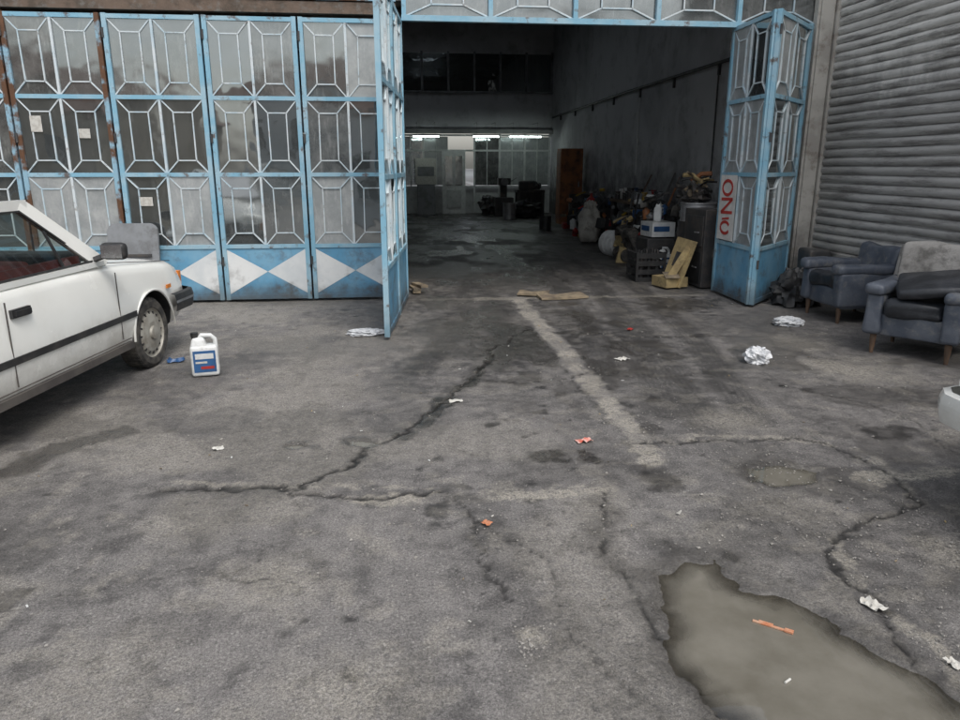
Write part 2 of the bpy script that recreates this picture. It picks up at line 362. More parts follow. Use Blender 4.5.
    C=[([(1.20,7.0),(.78,6.23),(.56,5.36),(.36,5.07),(.08,4.35),(-.06,4.15),(-.32,3.80),(-.56,3.49),(-1.25,3.56)],.016,1),
       ([(-1.25,3.56),(-.91,3.50),(-.66,3.48),(-.40,3.38),(-.12,3.30),(.16,3.36)],.016,1),
       ([(.97,3.29),(.83,2.63),(.86,2.34),(.90,1.84),(.91,1.5)],.011,.85),
       ([(1.4,3.9),(1.88,3.90),(2.36,3.84),(2.59,3.51),(2.49,3.02),(2.19,2.84),(1.85,2.69),(1.74,2.38),(1.73,2.06),(1.65,1.81),(1.6,1.4)],.013,.95),
       ([(.57,5.36),(.87,5.22),(1.18,5.24),(1.47,5.43),(2.4,5.2)],.009,.9),
       ([(1.5,6.9),(2.4,6.6),(3.2,6.5)],.010,.9),([(.35,2.94),(.6,2.6),(.5,2.2),(.75,1.7)],.006,.6),([(-1.4,2.6),(-.9,2.75),(-.5,2.6)],.006,.5),
       ([(2.9,4.9),(3.3,4.2),(3.1,3.4)],.009,.7),([(-.56,3.49),(-.5,3.1),(-.7,2.7)],.005,.5),([(.16,3.36),(.3,3.0),(.28,2.7),(.4,2.4)],.007,.8),([(2.0,6.9),(2.1,6.0),(1.9,5.2)],.007,.7)]
    jx=X+.15*(fbm(X*4,Y*4,51)-.5)+.08*(fbm(X*17,Y*17,52,3)-.5);jy=Y+.15*(fbm(X*4,Y*4,53)-.5)+.08*(fbm(X*17,Y*17,54,3)-.5)
    gap=.3+.7*ss(.22,.40,fbm(X*7,Y*7,57,3))
    for P,w,a in C:
        dc=pdist(jx,jy,P);var=.5+1.3*fbm(X*5,Y*5,55)**1.2
        crack=np.maximum(crack,ss(w*var*1.3,w*var*.3,dc)*a*gap);H-=.010*ss(w*1.5,0,dc)*a*gap
        hh_=ss(.13,.0,dc+.20*(fbm(X*7,Y*7,56)-.5));dark=np.maximum(dark,hh_*.65*a);wet=np.maximum(wet,hh_*ss(.5,.6,fbm(X*2.5,Y*2.5,60))*.6*a)
        light=np.maximum(light,ss(w*4,w*1.5,dc)*ss(.52,.66,fbm(X*9,Y*9,58))*.35*a)
    dc=pdist(wx,wy,[(1.05,6.5),(.80,6.1),(.62,5.7),(.52,5.30),(.36,5.07),(.10,4.40),(-.06,4.15)])
    br=.35+.65*ss(.34,.48,fbm(X*4,Y*4,59));dark=np.maximum(dark,ss(.10,.03,dc+.14*(e-.5)+.06*(e2-.5))*1.0*br);wet=np.maximum(wet,ss(.11,.02,dc+.09*(e-.5))*.95*br)
    S=[(.80,3.75,.12,1),(1.00,3.72,.08,1),(.23,3.41,.06,.9),(1.31,3.40,.16,.9),(1.51,4.11,.11,.8),(-1.28,3.01,.1,.5),(-1.38,3.20,.13,.4),(-1.53,2.59,.08,.8),
       (.15,3.16,.06,.85),(.12,3.05,.05,.8),(.36,2.9,.12,.6),(1.20,6.87,.09,1),(1.03,6.20,.12,1),(.95,6.5,.07,.9),(.85,6.0,.07,.9),(1.86,6.93,.11,.9),(1.10,4.87,.07,.85),(2.81,4.93,.09,1),(2.95,4.8,.07,.95),(2.99,5.99,.13,.85),
       (2.87,6.60,.13,.85),(1.65,5.19,.12,.5),(3.01,3.9,.22,.9),(1.12,2.75,.12,.5),(.46,2.6,.12,.6),(.30,2.27,.1,.4),(-.66,4.06,.16,.5),(-.28,4.08,.14,.5),(.5,7.6,.3,.7),(2.6,7.7,.5,.7),
       (3.3,8.2,.6,.8),(-1.9,3.2,.3,.3),(1.8,7.8,.25,.8),(2.3,5.9,.13,.85),(1.9,6.2,.11,.9),(2.1,4.6,.2,.6),(1.7,2.95,.25,.65),(1.9,2.9,.2,.5),(-2.6,5.2,.8,.4),(2.5,2.4,.3,.5),(3.2,4.6,.5,.4),
       (.55,4.3,.05,.9),(.7,4.1,.04,.8),(-.1,4.9,.06,.6),(.2,5.7,.08,.7),(1.75,4.7,.08,.85),(2.4,5.3,.09,.9),(2.0,5.5,.06,.85),(1.15,5.8,.07,.8),(.6,6.9,.11,.8),(.3,6.4,.09,.7),(2.2,7.2,.16,.9),(1.0,7.6,.13,.9),(1.9,8.3,.2,.9),(.95,8.1,.16,.9),(1.1,7.2,.08,.95),(.75,7.2,.08,.8),(1.75,5.9,.06,.85),(2.6,4.4,.10,.6),(.9,4.5,.05,.8)]
    for x,y,r,a in S:
        k=random.uniform(.8,1.5);d=np.hypot((wx-x),(wy-y)*(1 if r<.06 else k)*.9)
        q=ss(r*1.2,r*.6,d+r*1.3*(fbm(X*9,Y*9,int(x*37)+61)-.5)+.04*(e2-.5))*a
        dark=np.maximum(dark,q);wet=np.maximum(wet,q*.7*(a>.75))
    rs=np.random.RandomState(4)
    for i in range(520):
        x=rs.uniform(-2.5,4.2) if i%2 else rs.normal(1.3,.9);y=rs.uniform(1.8,9)
        r=rs.uniform(.006,.026)*(1+y*.12)
        m=(np.abs(X-x)<.3)&(np.abs(Y-y)<.3)
        if m.any(): dark[m]=np.maximum(dark[m],(ss(r*1.3,r*.6,np.hypot(wx[m]-x,wy[m]-y)*rs.uniform(.6,1.3)))*rs.uniform(.4,1))
    lp=np.hypot(wx-.42,wy-2.15);light=np.maximum(light,ss(.065,.03,lp)*.9)
    for (x,y,r,a) in [(-.5,2.6,.25,.5),(-.2,1.95,.25,.5),(-1.0,2.1,.3,.4),(2.1,4.2,.3,.45),(2.3,2.5,.2,.5),(3.6,5.3,.5,.55),(-1.0,3.2,.3,.4),(3.6,6.2,.4,.55),(1.8,3.0,.25,.4),(.9,3.1,.25,.4)]:
        light=np.maximum(light,ss(r*1.3,r*.1,np.hypot(wx-x,wy-y)+r*1.2*(e-.5)+.1*(e2-.5))*a)
    T=[[(3.2,14),(2.36,6.88),(1.90,4.25),(1.80,3.6)],[(3.0,12),(2.2,6.6),(1.72,4.4)],[(3.6,12.4),(2.75,6.42),(2.25,4.2)],[(2.5,14),(1.9,7),(1.6,5.4)],[(.9,10),(.5,7),(.1,5.6)],[(1.1,10),(1.0,7.4),(.9,5.9)]]
    for P in T:
        dt=pdist(X+.04*(e-.5),Y,P);st=.5+.5*np.cos(dt*150);track=np.maximum(track,ss(.18,.08,dt)*(.5+.5*st)*ss(3.4,4.6,Y)*(.5+1.2*fbm(X*3,Y*1.2,81)))
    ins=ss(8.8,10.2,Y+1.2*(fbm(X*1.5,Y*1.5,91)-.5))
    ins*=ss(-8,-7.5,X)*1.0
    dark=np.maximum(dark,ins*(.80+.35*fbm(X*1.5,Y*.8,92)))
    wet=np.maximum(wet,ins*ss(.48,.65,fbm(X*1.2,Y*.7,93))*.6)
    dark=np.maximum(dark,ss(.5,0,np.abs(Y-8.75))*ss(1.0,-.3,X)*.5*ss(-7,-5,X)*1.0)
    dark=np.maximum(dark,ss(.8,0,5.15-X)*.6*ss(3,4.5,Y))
    far=ss(30,12,np.hypot(X,Y));H*=far
    dark=np.clip(dark,0,1);track=np.clip(track,0,1)
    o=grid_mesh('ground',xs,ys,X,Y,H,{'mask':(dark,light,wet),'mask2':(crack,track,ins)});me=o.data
    m,nt,b=newmat('worn_asphalt')
    def att(n):
        a=N(nt,'ShaderNodeAttribute');a.attribute_name=n;sp=N(nt,'ShaderNodeSeparateColor');nt.links.new(a.outputs['Color'],sp.inputs[0]);return sp.outputs
    a1=att('mask');a2=att('mask2')
    n1=noise_n(nt,.9,8,.65);n2=noise_n(nt,9,10,.72);n3=noise_n(nt,90,6,.75);n4=noise_n(nt,260,3,.7);n5=noise_n(nt,32,8,.75);n6=noise_n(nt,5,8,.7,stretch=(1.6,.25,1))
    col=mix(nt,ramp(nt,n1.outputs[0],.35,.68),(.208,.195,.186),(.160,.151,.145))
    col=mix(nt,mth(nt,'MULTIPLY',ramp(nt,n2.outputs[0],.45,.62),.35),col,(.26,.246,.23))
    col=mix(nt,mth(nt,'MULTIPLY',ramp(nt,n2.outputs[0],.50,.34),.35),col,(.09,.085,.082))
    col=mix(nt,mth(nt,'MULTIPLY',ramp(nt,n6.outputs[0],.52,.66),.35),col,(.08,.076,.074))
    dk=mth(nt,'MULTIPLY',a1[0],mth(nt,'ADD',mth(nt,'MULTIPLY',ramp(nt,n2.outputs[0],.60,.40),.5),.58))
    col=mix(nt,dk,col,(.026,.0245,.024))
    col=mix(nt,mth(nt,'MULTIPLY',a2[1],.75),col,(.033,.031,.030))
    ln=mth(nt,'MULTIPLY',a1[1],mth(nt,'ADD',mth(nt,'MULTIPLY',ramp(nt,n5.outputs[0],.38,.56),.75),.2))
    col=mix(nt,ln,col,(.38,.35,.295))
    pit=mth(nt,'MULTIPLY',ramp(nt,n5.outputs[0],.42,.30),.7);col=mix(nt,pit,col,(.04,.038,.036))
    spk=mth(nt,'ADD',mth(nt,'MULTIPLY',ramp(nt,n3.outputs[0],.3,.7),.9),.55)
    vm=N(nt,'ShaderNodeVectorMath',operation='SCALE');nt.links.new(col,vm.inputs[0]);nt.links.new(spk,vm.inputs['Scale']);col=vm.outputs[0]
    spk=mth(nt,'ADD',mth(nt,'MULTIPLY',ramp(nt,n4.outputs[0],.35,.65),.7),.65)
    vm=N(nt,'ShaderNodeVectorMath',operation='SCALE');nt.links.new(col,vm.inputs[0]);nt.links.new(spk,vm.inputs['Scale']);col=vm.outputs[0]
    tc=N(nt,'ShaderNodeTexCoord');
    for vs_,th_,am in((55,.86,.65),(110,.82,.5)):
        vo=N(nt,'ShaderNodeTexVoronoi');vo.inputs['Scale'].default_value=vs_;nt.links.new(tc.outputs['Object'],vo.inputs['Vector'])
        sc2=N(nt,'ShaderNodeSeparateColor');nt.links.new(vo.outputs['Color'],sc2.inputs[0])
        chip=mth(nt,'MULTIPLY',ramp(nt,vo.outputs['Distance'],.30,.18),ramp(nt,sc2.outputs[0],th_,th_+.04))
        chip=mth(nt,'MULTIPLY',chip,mth(nt,'SUBTRACT',1,mth(nt,'MULTIPLY',a1[0],.7)))
        col=mix(nt,mth(nt,'MULTIPLY',chip,am),col,(.40,.385,.36))
    col=mix(nt,mth(nt,'MULTIPLY',a1[2],.65),col,(.036,.033,.029))
    col=mix(nt,mth(nt,'MULTIPLY',a2[0],.95),col,(.012,.011,.010))
    nt.links.new(col,b.inputs['Base Color'])
    r=mth(nt,'SUBTRACT',.82,mth(nt,'MULTIPLY',a1[2],.55));r=mth(nt,'SUBTRACT',r,mth(nt,'MULTIPLY',dk,.20))
    r=mth(nt,'MAXIMUM',r,.16)
    nt.links.new(r,b.inputs['Roughness'])
    hh=mth(nt,'ADD',mth(nt,'MULTIPLY',n3.outputs[0],.6),mth(nt,'ADD',mth(nt,'MULTIPLY',n4.outputs[0],.3),mth(nt,'MULTIPLY',n5.outputs[0],1.0)))
    bp=N(nt,'ShaderNodeBump');bp.inputs['Distance'].default_value=.012
    nt.links.new(mth(nt,'SUBTRACT',.85,mth(nt,'MULTIPLY',a1[2],.5)),bp.inputs['Strength'])
    nt.links.new(hh,bp.inputs['Height']);nt.links.new(bp.outputs[0],b.inputs['Normal'])
    me.materials.append(m);return o
build_ground()
def water():
    m,nt,b=newmat('murky_puddle_water');n=noise_n(nt,3.0,8,.65)
    nt.links.new(mix(nt,ramp(nt,n.outputs[0],.3,.7),(.135,.124,.10),(.19,.177,.148)),b.inputs['Base Color'])
    b.inputs['Roughness'].default_value=.9;b.inputs['Specular IOR Level'].default_value=0
    t=N(nt,'ShaderNodeBsdfTransparent');t.inputs[0].default_value=(.72,.69,.61,1)
    a=N(nt,'ShaderNodeAttribute');a.attribute_name='depth';sp=N(nt,'ShaderNodeSeparateColor');nt.links.new(a.outputs['Color'],sp.inputs[0])
    m1=N(nt,'ShaderNodeMixShader');nt.links.new(sp.outputs[0],m1.inputs[0]);nt.links.new(t.outputs[0],m1.inputs[1]);nt.links.new(b.outputs[0],m1.inputs[2])
    g=N(nt,'ShaderNodeBsdfGlossy');g.inputs['Roughness'].default_value=.015
    bn=noise_n(nt,6,3,.5);bp=N(nt,'ShaderNodeBump');bp.inputs['Strength'].default_value=.04;bp.inputs['Distance'].default_value=.01
    nt.links.new(bn.outputs[0],bp.inputs['Height']);nt.links.new(bp.outputs[0],g.inputs['Normal'])
    fr=N(nt,'ShaderNodeFresnel');fr.inputs[0].default_value=1.4
    m2=N(nt,'ShaderNodeMixShader');nt.links.new(mth(nt,'ADD',mth(nt,'MULTIPLY',fr.outputs[0],1.8),.02),m2.inputs[0]);nt.links.new(m1.outputs[0],m2.inputs[1]);nt.links.new(g.outputs[0],m2.inputs[2])
    nt.links.new(m2.outputs[0],nt.nodes['Material Output'].inputs[0]);return m
WM=water()
for P,(x0,y0,x1,y1),dd in [(PUD,(.72,.95,1.90,2.75),.12),(PUD2,(1.7,3.16,2.32,3.64),.05),(PUD3,(-.82,3.92,-.48,4.2),.03),(PUD4,(-.46,3.94,-.08,4.22),.03)]:
    xs=np.arange(x0,x1,.02);ys=np.arange(y0,y1,.02);X,Y=np.meshgrid(xs,ys);wx,wy=warp(X,Y)
    d=sdf(wx,wy,P);al=ss(.03,-dd,d)*.97+0*X
    o=grid_mesh('puddle',xs,ys,X,Y,np.full_like(X,-.0125),{'depth':(al,al,al)});o.data.materials.append(WM)
g=MB();rs=random.Random(3)
cl=[(1.80,2.6,.35,380),(1.75,1.9,.12,180),(2.2,3.0,.4,300),(1.9,3.9,.3,240),(.42,2.15,.05,110),(1.0,2.9,.4,240),(3.2,5.5,.8,260),(0,3.3,.6,160),(-.6,2.4,.9,320),(1.4,5.5,.2,90),(1.4,4.2,.15,110),(2.5,2.2,.4,240),(1.1,5.,2.4,800),(4.2,8.0,.5,100),(-1,8.6,1.2,120)]
for cx,cy,s,n in cl:
    for i in range(n):
        x=rs.gauss(cx,s);y=rs.gauss(cy,s if cy<8.5 else .12)
        if (.85<x<1.72 and 1.0<y<2.62) or y>8.8: continue
        r=rs.uniform(.002,.0065)*(1.8 if rs.random()<.06 else 1)
        pts=[];
        for (a,b2,c) in((1,0,0),(-.5,.9,0),(-.5,-.9,0),(.1,.1,.9),(.2,0,-.6)):
            pts.append((x+r*(a+rs.uniform(-.3,.3)),y+r*(b2+rs.uniform(-.3,.3)),.001+r*.4+r*.8*c))
        g.add(pts,[(0,1,3),(1,2,3),(2,0,3),(1,0,4),(2,1,4),(0,2,4)],'stone')
g.obj('gravel')
# ------------------------------------------------------------------ garage building
gb=empty('repair_garage_building')
w=MB()
w.box((-1.7,9.1,4.85),(13.6,.3,2.9),'concrete')
w.box((-8.15,9.1,1.7),(.7,.3,3.4),'concrete')
w.obj('front_wall',parent=gb)
w=MB();w.box((-3.95,9.0,3.30),(7.9,.22,.12),'rustbeam');w.box((-3.95,8.9,3.40),(7.9,.05,.05),'bluerust');w.obj('lintel_beam',parent=gb)
w=MB();w.box((5.36,17.4,3.1),(.3,16.4,6.2),'wallgrey');w.obj('right_interior_wall',parent=gb)
w=MB();w.box((-8.35,17.4,3.1),(.3,16.3,6.2),'wallgrey');w.obj('left_interior_wall',parent=gb)
w=MB()
for (x0,x1) in((-8.7,-3.6),(-2.2,.6),(2.0,5.5)): w.box(((x0+x1)/2,17.2,6.35),(x1-x0,16.6,.25),'ceil')
for (x0,x1) in((-3.6,-2.2),(.6,2.0)):  # unseen roof openings and skylights added to brighten the interior walls
    for (y0,y1) in((8.9,11.5),(23.5,25.5)): w.box(((x0+x1)/2,(y0+y1)/2,6.35),(x1-x0,y1-y0,.25),'ceil')
    w.box(((x0+x1)/2,17.5,6.40),(x1-x0,12.0,.01),'added_skylight')
    for y in(13.5,15.5,17.5,19.5,21.5): w.box(((x0+x1)/2,y,6.34),(x1-x0,.05,.06),'darkmetal')
for y in (12.5,15.5,18.5,21.5,24.2): w.box((-1.6,y,6.06),(13.2,.24,.3),'ceil')
w.obj('roof_slab',parent=gb)
w=MB()
w.box((-1.5,25.55,3.35),(13.4,.2,1.25),'wallgrey');w.box((-1.5,25.55,5.7),(13.4,.2,1.05),'wallgrey')
w.box((-1.5,25.5,4.6),(13.4,.06,1.25),GL[0])
for i in range(16): w.box((-7.9+i*.87,25.42,4.6),(.07,.08,1.25),'greymetal')
w.box((-1.5,25.35,2.72),(13.4,.3,.14),'ceil')
w.box((-1.5,25.4,3.97),(13.4,.12,.06),'greymetal')
w.obj('back_wall',parent=gb)
w=MB()
w.box((-1.5,25.62,.45),(13.4,.06,.9),'partition')
for i in range(16):
    x=-7.9+i*.87
    if 1.3<x<2.2: continue
    w.box((x,25.5,1.35),(.06,.09,2.65),'partition')
    if x<4.8: w.box((x+.435,25.53,1.75),(.8,.03,1.6),GL[3] if i%3 else GL[2]); w.box((x+.435,25.5,1.75),(.03,.05,1.7),'partition')
for z in (.9,2.1,2.6): w.box((-1.5,25.5,z),(13.4,.07,.06),'partition')
w.box((1.82,25.42,1.03),(.80,.05,2.10),'plwhite')
for dx in(-.17,.17): w.box((1.82+dx,25.38,1.45),(.24,.03,.95),GL[2])
w.box((1.82,25.38,.5),(.5,.03,.6),'partition')
w.obj('office_partition',parent=gb)
w=MB();w.tube([(5.17,9.4,3.2),(5.17,17,3.22),(5.17,25.2,3.17)],.03,'darkmetal')
for y in range(10,25,2): w.box((5.185,y,3.12),(.04,.05,.2),'darkmetal')
w.tube([(5.18,12,3.2),(5.18,12,2.2),(5.18,12.0,1.4)],.014,'darkmetal');w.tube([(5.18,16,3.2),(5.18,16,1.4)],.014,'plwhite')
w.obj('wall_conduit',smooth=40,parent=gb)
w=MB();Y0,Y1=3.9,8.93
w.box((7.55,6.5,5.2),(4.6,5.2,2.3),'concrete');w.box((7.6,6.5,2.0),(4.5,5.1,4.1),'concrete')
w.box((5.3,6.5,.28),(.3,5.2,.62),'plinth');w.obj('wing_wall',parent=gb,bevel=.01)
w=MB();pitch=.10;nz=int(3.7/pitch)
prof=[(0,0),(-.010,.008),(-.024,.028),(-.028,.048),(-.025,.068),(-.012,.088),(0,.093),(0.004,.10)]
ysg=[Y0+.1+(Y1-Y0-.2)*i/30 for i in range(31)]
vs=[];rows=[]
for k in range(nz):
    for (dx,dz) in prof: rows.append((5.24+dx+.006*mnoise.noise(Vector((k*3.3,1,0))),.60+k*pitch+dz))
for (x,z) in rows:
    for y in ysg:
        vs.append((x+.016*mnoise.noise(Vector((y*1.3,z*2,0)))+.010*mnoise.noise(Vector((y*5,z*5,3))),y,z+.018*mnoise.noise(Vector((y*.8,z*2,9)))))
ny_=len(ysg);fs=[]
for i in range(len(rows)-1):
    for j in range(ny_-1): fs.append((i*ny_+j,i*ny_+j+1,(i+1)*ny_+j+1,(i+1)*ny_+j))
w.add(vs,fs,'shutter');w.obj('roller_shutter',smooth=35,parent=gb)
w=MB();w.box((5.23,Y0+.06,2.4),(.1,.1,3.7),'post');w.box((5.22,Y1-.12,2.4),(.07,.08,3.66),'post');w.obj('shutter_guides',parent=gb)
w=MB();w.box((5.09,8.87,1.9),(.17,.14,3.8),'post');w.box((4.985,8.86,1.9),(.035,.10,3.8),'post');w.obj('gate_post',bevel=.008,parent=gb)
w=MB();zb,zt=3.21,3.70
w.box((2.56,8.9,zb),(5.0,.07,.06),'blue');w.box((2.56,8.9,zt),(5.0,.07,.06),'blue');w.box((2.56,8.93,(zb+zt)/2),(4.95,.012,zt-zb-.06),GL[2])
for i in range(6):
    x=.09+i*.985;w.box((x,8.895,(zb+zt)/2),(.05,.06,zt-zb-.06),'blue')
    if i<5:
        a,b_=x+.03,x+.955;z0,z1=zb+.03,zt-.03;ia,ib=a+.28,b_-.28;y=8.9
        w.box(((ia+ib)/2,y,zb+.15),(ib-ia,.016,.016),'whitebar');w.box(((ia+ib)/2,y,zt-.15),(ib-ia,.016,.016),'whitebar')
        for p,q in(((a,z0),(ia,zb+.15)),((b_,z0),(ib,zb+.15)),((a,z1),(ia,zt-.15)),((b_,z1),(ib,zt-.15)),((ia,zb+.15),(ia,zt-.15)),((ib,zb+.15),(ib,zt-.15))):
            w.bar((p[0],y,p[1]),(q[0],y,q[1]),.016,.016,'whitebar')
w.obj('transom_grille',parent=gb)
for (x0,x1) in ((.42,1.3),(2.35,3.25),(3.55,4.65)):
    w=MB();yy=24.3;z=2.50
    w.box(((x0+x1)/2,yy,z+.06),(x1-x0,.12,.05),'plwhite');w.tube([(x0+.03,yy,z+.01),(x1-.03,yy,z+.01)],.02,'tube')
    w.tube([(x0+.15,yy,z+.08),(x0+.15,yy,2.95),(x0+.15,25.3,2.95)],.006,'darkmetal');w.tube([(x1-.15,yy,z+.08),(x1-.15,yy,2.95),(x1-.15,25.3,2.95)],.006,'darkmetal')
    w.obj('fluorescent_lamp')
# ------------------------------------------------------------------ glazed gates
ZR=[.67,1.50,2.34,3.17]
def leaf(p,q,diam=True,seed=0,rusty=False,ztop=3.19,milk=.1,mr=(2.6,.5,.5)):
    r=random.Random(seed);p=Vector((p[0],p[1],0));q=Vector((q[0],q[1],0));d=(q-p);W=d.length
    ang=math.atan2(d.y,d.x);mb=MB();mb.M=Matrix.Translation(p)@Matrix.Rotation(ang,4,'Z')
    B='bluerust' if rusty else 'blue'
    mb.box((.025,0,ztop/2+.02),(.05,.05,ztop-.02),B);mb.box((W-.025,0,ztop/2+.02),(.05,.05,ztop-.02),B)
    for z in ZR: mb.box((W/2,0,z),(W-.1,.045,.045),'blue')
    mb.box((W/2,0,.06),(W-.1,.045,.05),'bluedeep')
    mb.box((W/2,0,.365),(W-.1,.02,.56),'bluedeep')
    cols=[(.05,W/2-.013),(W/2+.013,W-.05)]
    for i in range(3):
        z0,z1=ZR[i]+.0225,ZR[i+1]-.0225
        mb.box((W/2,0,(z0+z1)/2),(.026,.04,z1-z0),'whitebar')
        for (a,b) in cols:
            k=r.random();gm=GL[3] if k<milk*mr[i] else GL[2] if k<.4 else GL[1] if k<.65 else GL[0]
            t1=r.uniform(-.012,.012);t2=r.uniform(-.012,.012)
            mb.poly([(a,t1,z0),(b,t2,z0),(b,-t1,z1),(a,-t2,z1)],gm)
            ww,hh=b-a,z1-z0;ia,ib=a+ww*.27,b-ww*.27;ja,jb=z0+hh*.17,z1-hh*.17;T=.013
            for P,Q in(((ia,ja),(ib,ja)),((ia,jb),(ib,jb)),((ia,ja),(ia,jb)),((ib,ja),(ib,jb)),((a,z0),(ia,ja)),((b,z0),(ib,ja)),((a,z1),(ia,jb)),((b,z1),(ib,jb))):
                j_=r.uniform(-.003,.003)
                mb.bar((P[0]+j_,0,P[1]),(Q[0]-j_,0,Q[1]),T,.026,'whitebar')
    if diam:
        z0,z1=.10,.635;zm=(z0+z1)/2;y=-.0125
        for a,b in((.05,W/2-.0),(W-.05,W/2+.0)):
            pts=[(a,y,z0),(b,y,zm),(a,y,z1)]
            mb.poly(pts if a<b else pts[::-1],'white_panel')
    for z in(.5,1.9,3.0): mb.lathe([(0,-.05),(.014,-.05),(.014,.05),(0,.05)],'darkmetal',c=(0,-.03,z),n=8)
    return mb
posts=[-7.39,-6.34,-5.29,-4.24,-3.19,-2.14,-1.10,-.05]
for i in range(len(posts)-1):
    mb=leaf((posts[i]+.012,8.9),(posts[i+1]-.012,8.9),seed=i*5+2,rusty=(i in(2,3)),milk=.22 if i<5 else .1)
    if i==3: mb.box((.22,-.016,2.05),(.12,.004,.17),'paper');mb.box((.72,-.016,1.95),(.12,.004,.1),'paper')
    if i==4: mb.box((.25,-.016,1.2),(.14,.004,.1),'paper')
    mb.obj('glazed_steel_gate')
mb=leaf((.04,8.92),(-.06,7.80),diam=False,seed=55);mb.obj('glazed_steel_gate')
mb=leaf((-.06,7.78),(-.165,6.70),diam=False,seed=71);mb.obj('glazed_steel_gate')
mb=leaf((4.03,8.98),(4.01,7.93),diam=False,seed=83,milk=.75,mr=(1,1,1))
mb.box((.30,-.035,1.10),(.46,.004,.78),'poster')
y=-.041
def stroke(pts,wd=.036):
    for P,Q in zip(pts[:-1],pts[1:]): mb.bar((P[0],y,P[1]),(Q[0],y,Q[1]),wd,.003,'graff')
def ring(cx,cz,rx,rz,a0=0,a1=360): stroke([(cx+rx*math.cos(R(a)),cz+rz*math.sin(R(a))) for a in range(a0,a1+1,20)])
ring(.29,1.34,.14,.085);stroke([(.14,1.20),(.46,1.21),(.15,1.04),(.47,1.05)]);ring(.30,.86,.13,.07,30,330);stroke([(.2,.96),(.4,.98)],.025)
mb.obj('glazed_steel_gate')
mb=leaf((4.03,7.90),(4.90,8.80),diam=False,seed=94,milk=.5,mr=(1,1,1));mb.obj('glazed_steel_gate')
w=MB();pts=[]
for (cx,cz,a0) in((.18,.86,0),(-.18,.86,90)):
    for k in range(5):
        a=R(a0+k*22.5);pts.append((cx+.1*math.cos(a),cz+.1*math.sin(a)))
pts=[(.28,0)]+pts+[(-.28,0)]
fr=[(-3.08+x,8.62+.15*z,z) for x,z in pts];bk=[(-3.08+x,8.66+.15*z,z) for x,z in pts];n=len(pts)
w.add(fr+bk,[tuple(range(n))[::-1],tuple(range(n,2*n))]+[(i,(i+1)%n,n+(i+1)%n,n+i) for i in range(n)],'greymetal')
w.box((-3.08,8.70,.6),(.4,.02,.03),'darkmetal')
w.obj('sheet_metal_panel')
# ------------------------------------------------------------------ car
def wheel(mb,x,y,side,Rr=.285):
    s=side
    pr=[(.12,-.02,'rubber'),(.19,-.05,'rubber'),(.205,-.085,'rubber'),(.255,-.09,'rubber'),(.28,-.07,'rubber'),(.285,0,'rubber'),(.28,.07,'rubber'),(.255,.088,'rubber'),(.208,.085,'rubber'),(.20,.078,'rim'),(.192,.06,'rim'),(.178,.055,'rim'),(.150,.075,'rim'),(.09,.086,'rim'),(.055,.083,'rim'),(.05,.10,'rim'),(.0,.105,'rim')]
    pr=[(a,b*s,c) for a,b,c in pr]
    mb.lathe(pr,'rubber',c=(x,y,Rr),rot=Matrix.Rotation(R(-90),3,'X'),n=40)
    for k in range(16):
        a=2*math.pi*k/16;rr=.163
        mb.box((x+rr*math.cos(a),y+.067*s,Rr+rr*math.sin(a)),(.026,.012,.012),'black',rot=Matrix.Rotation(-a,3,'Y'))
    for k in range(48):
        a=2*math.pi*k/48
        mb.box((x+.284*math.cos(a),y,Rr+.284*math.sin(a)),(.008,.13,.02),'rubber',rot=Matrix.Rotation(-a,3,'Y'))
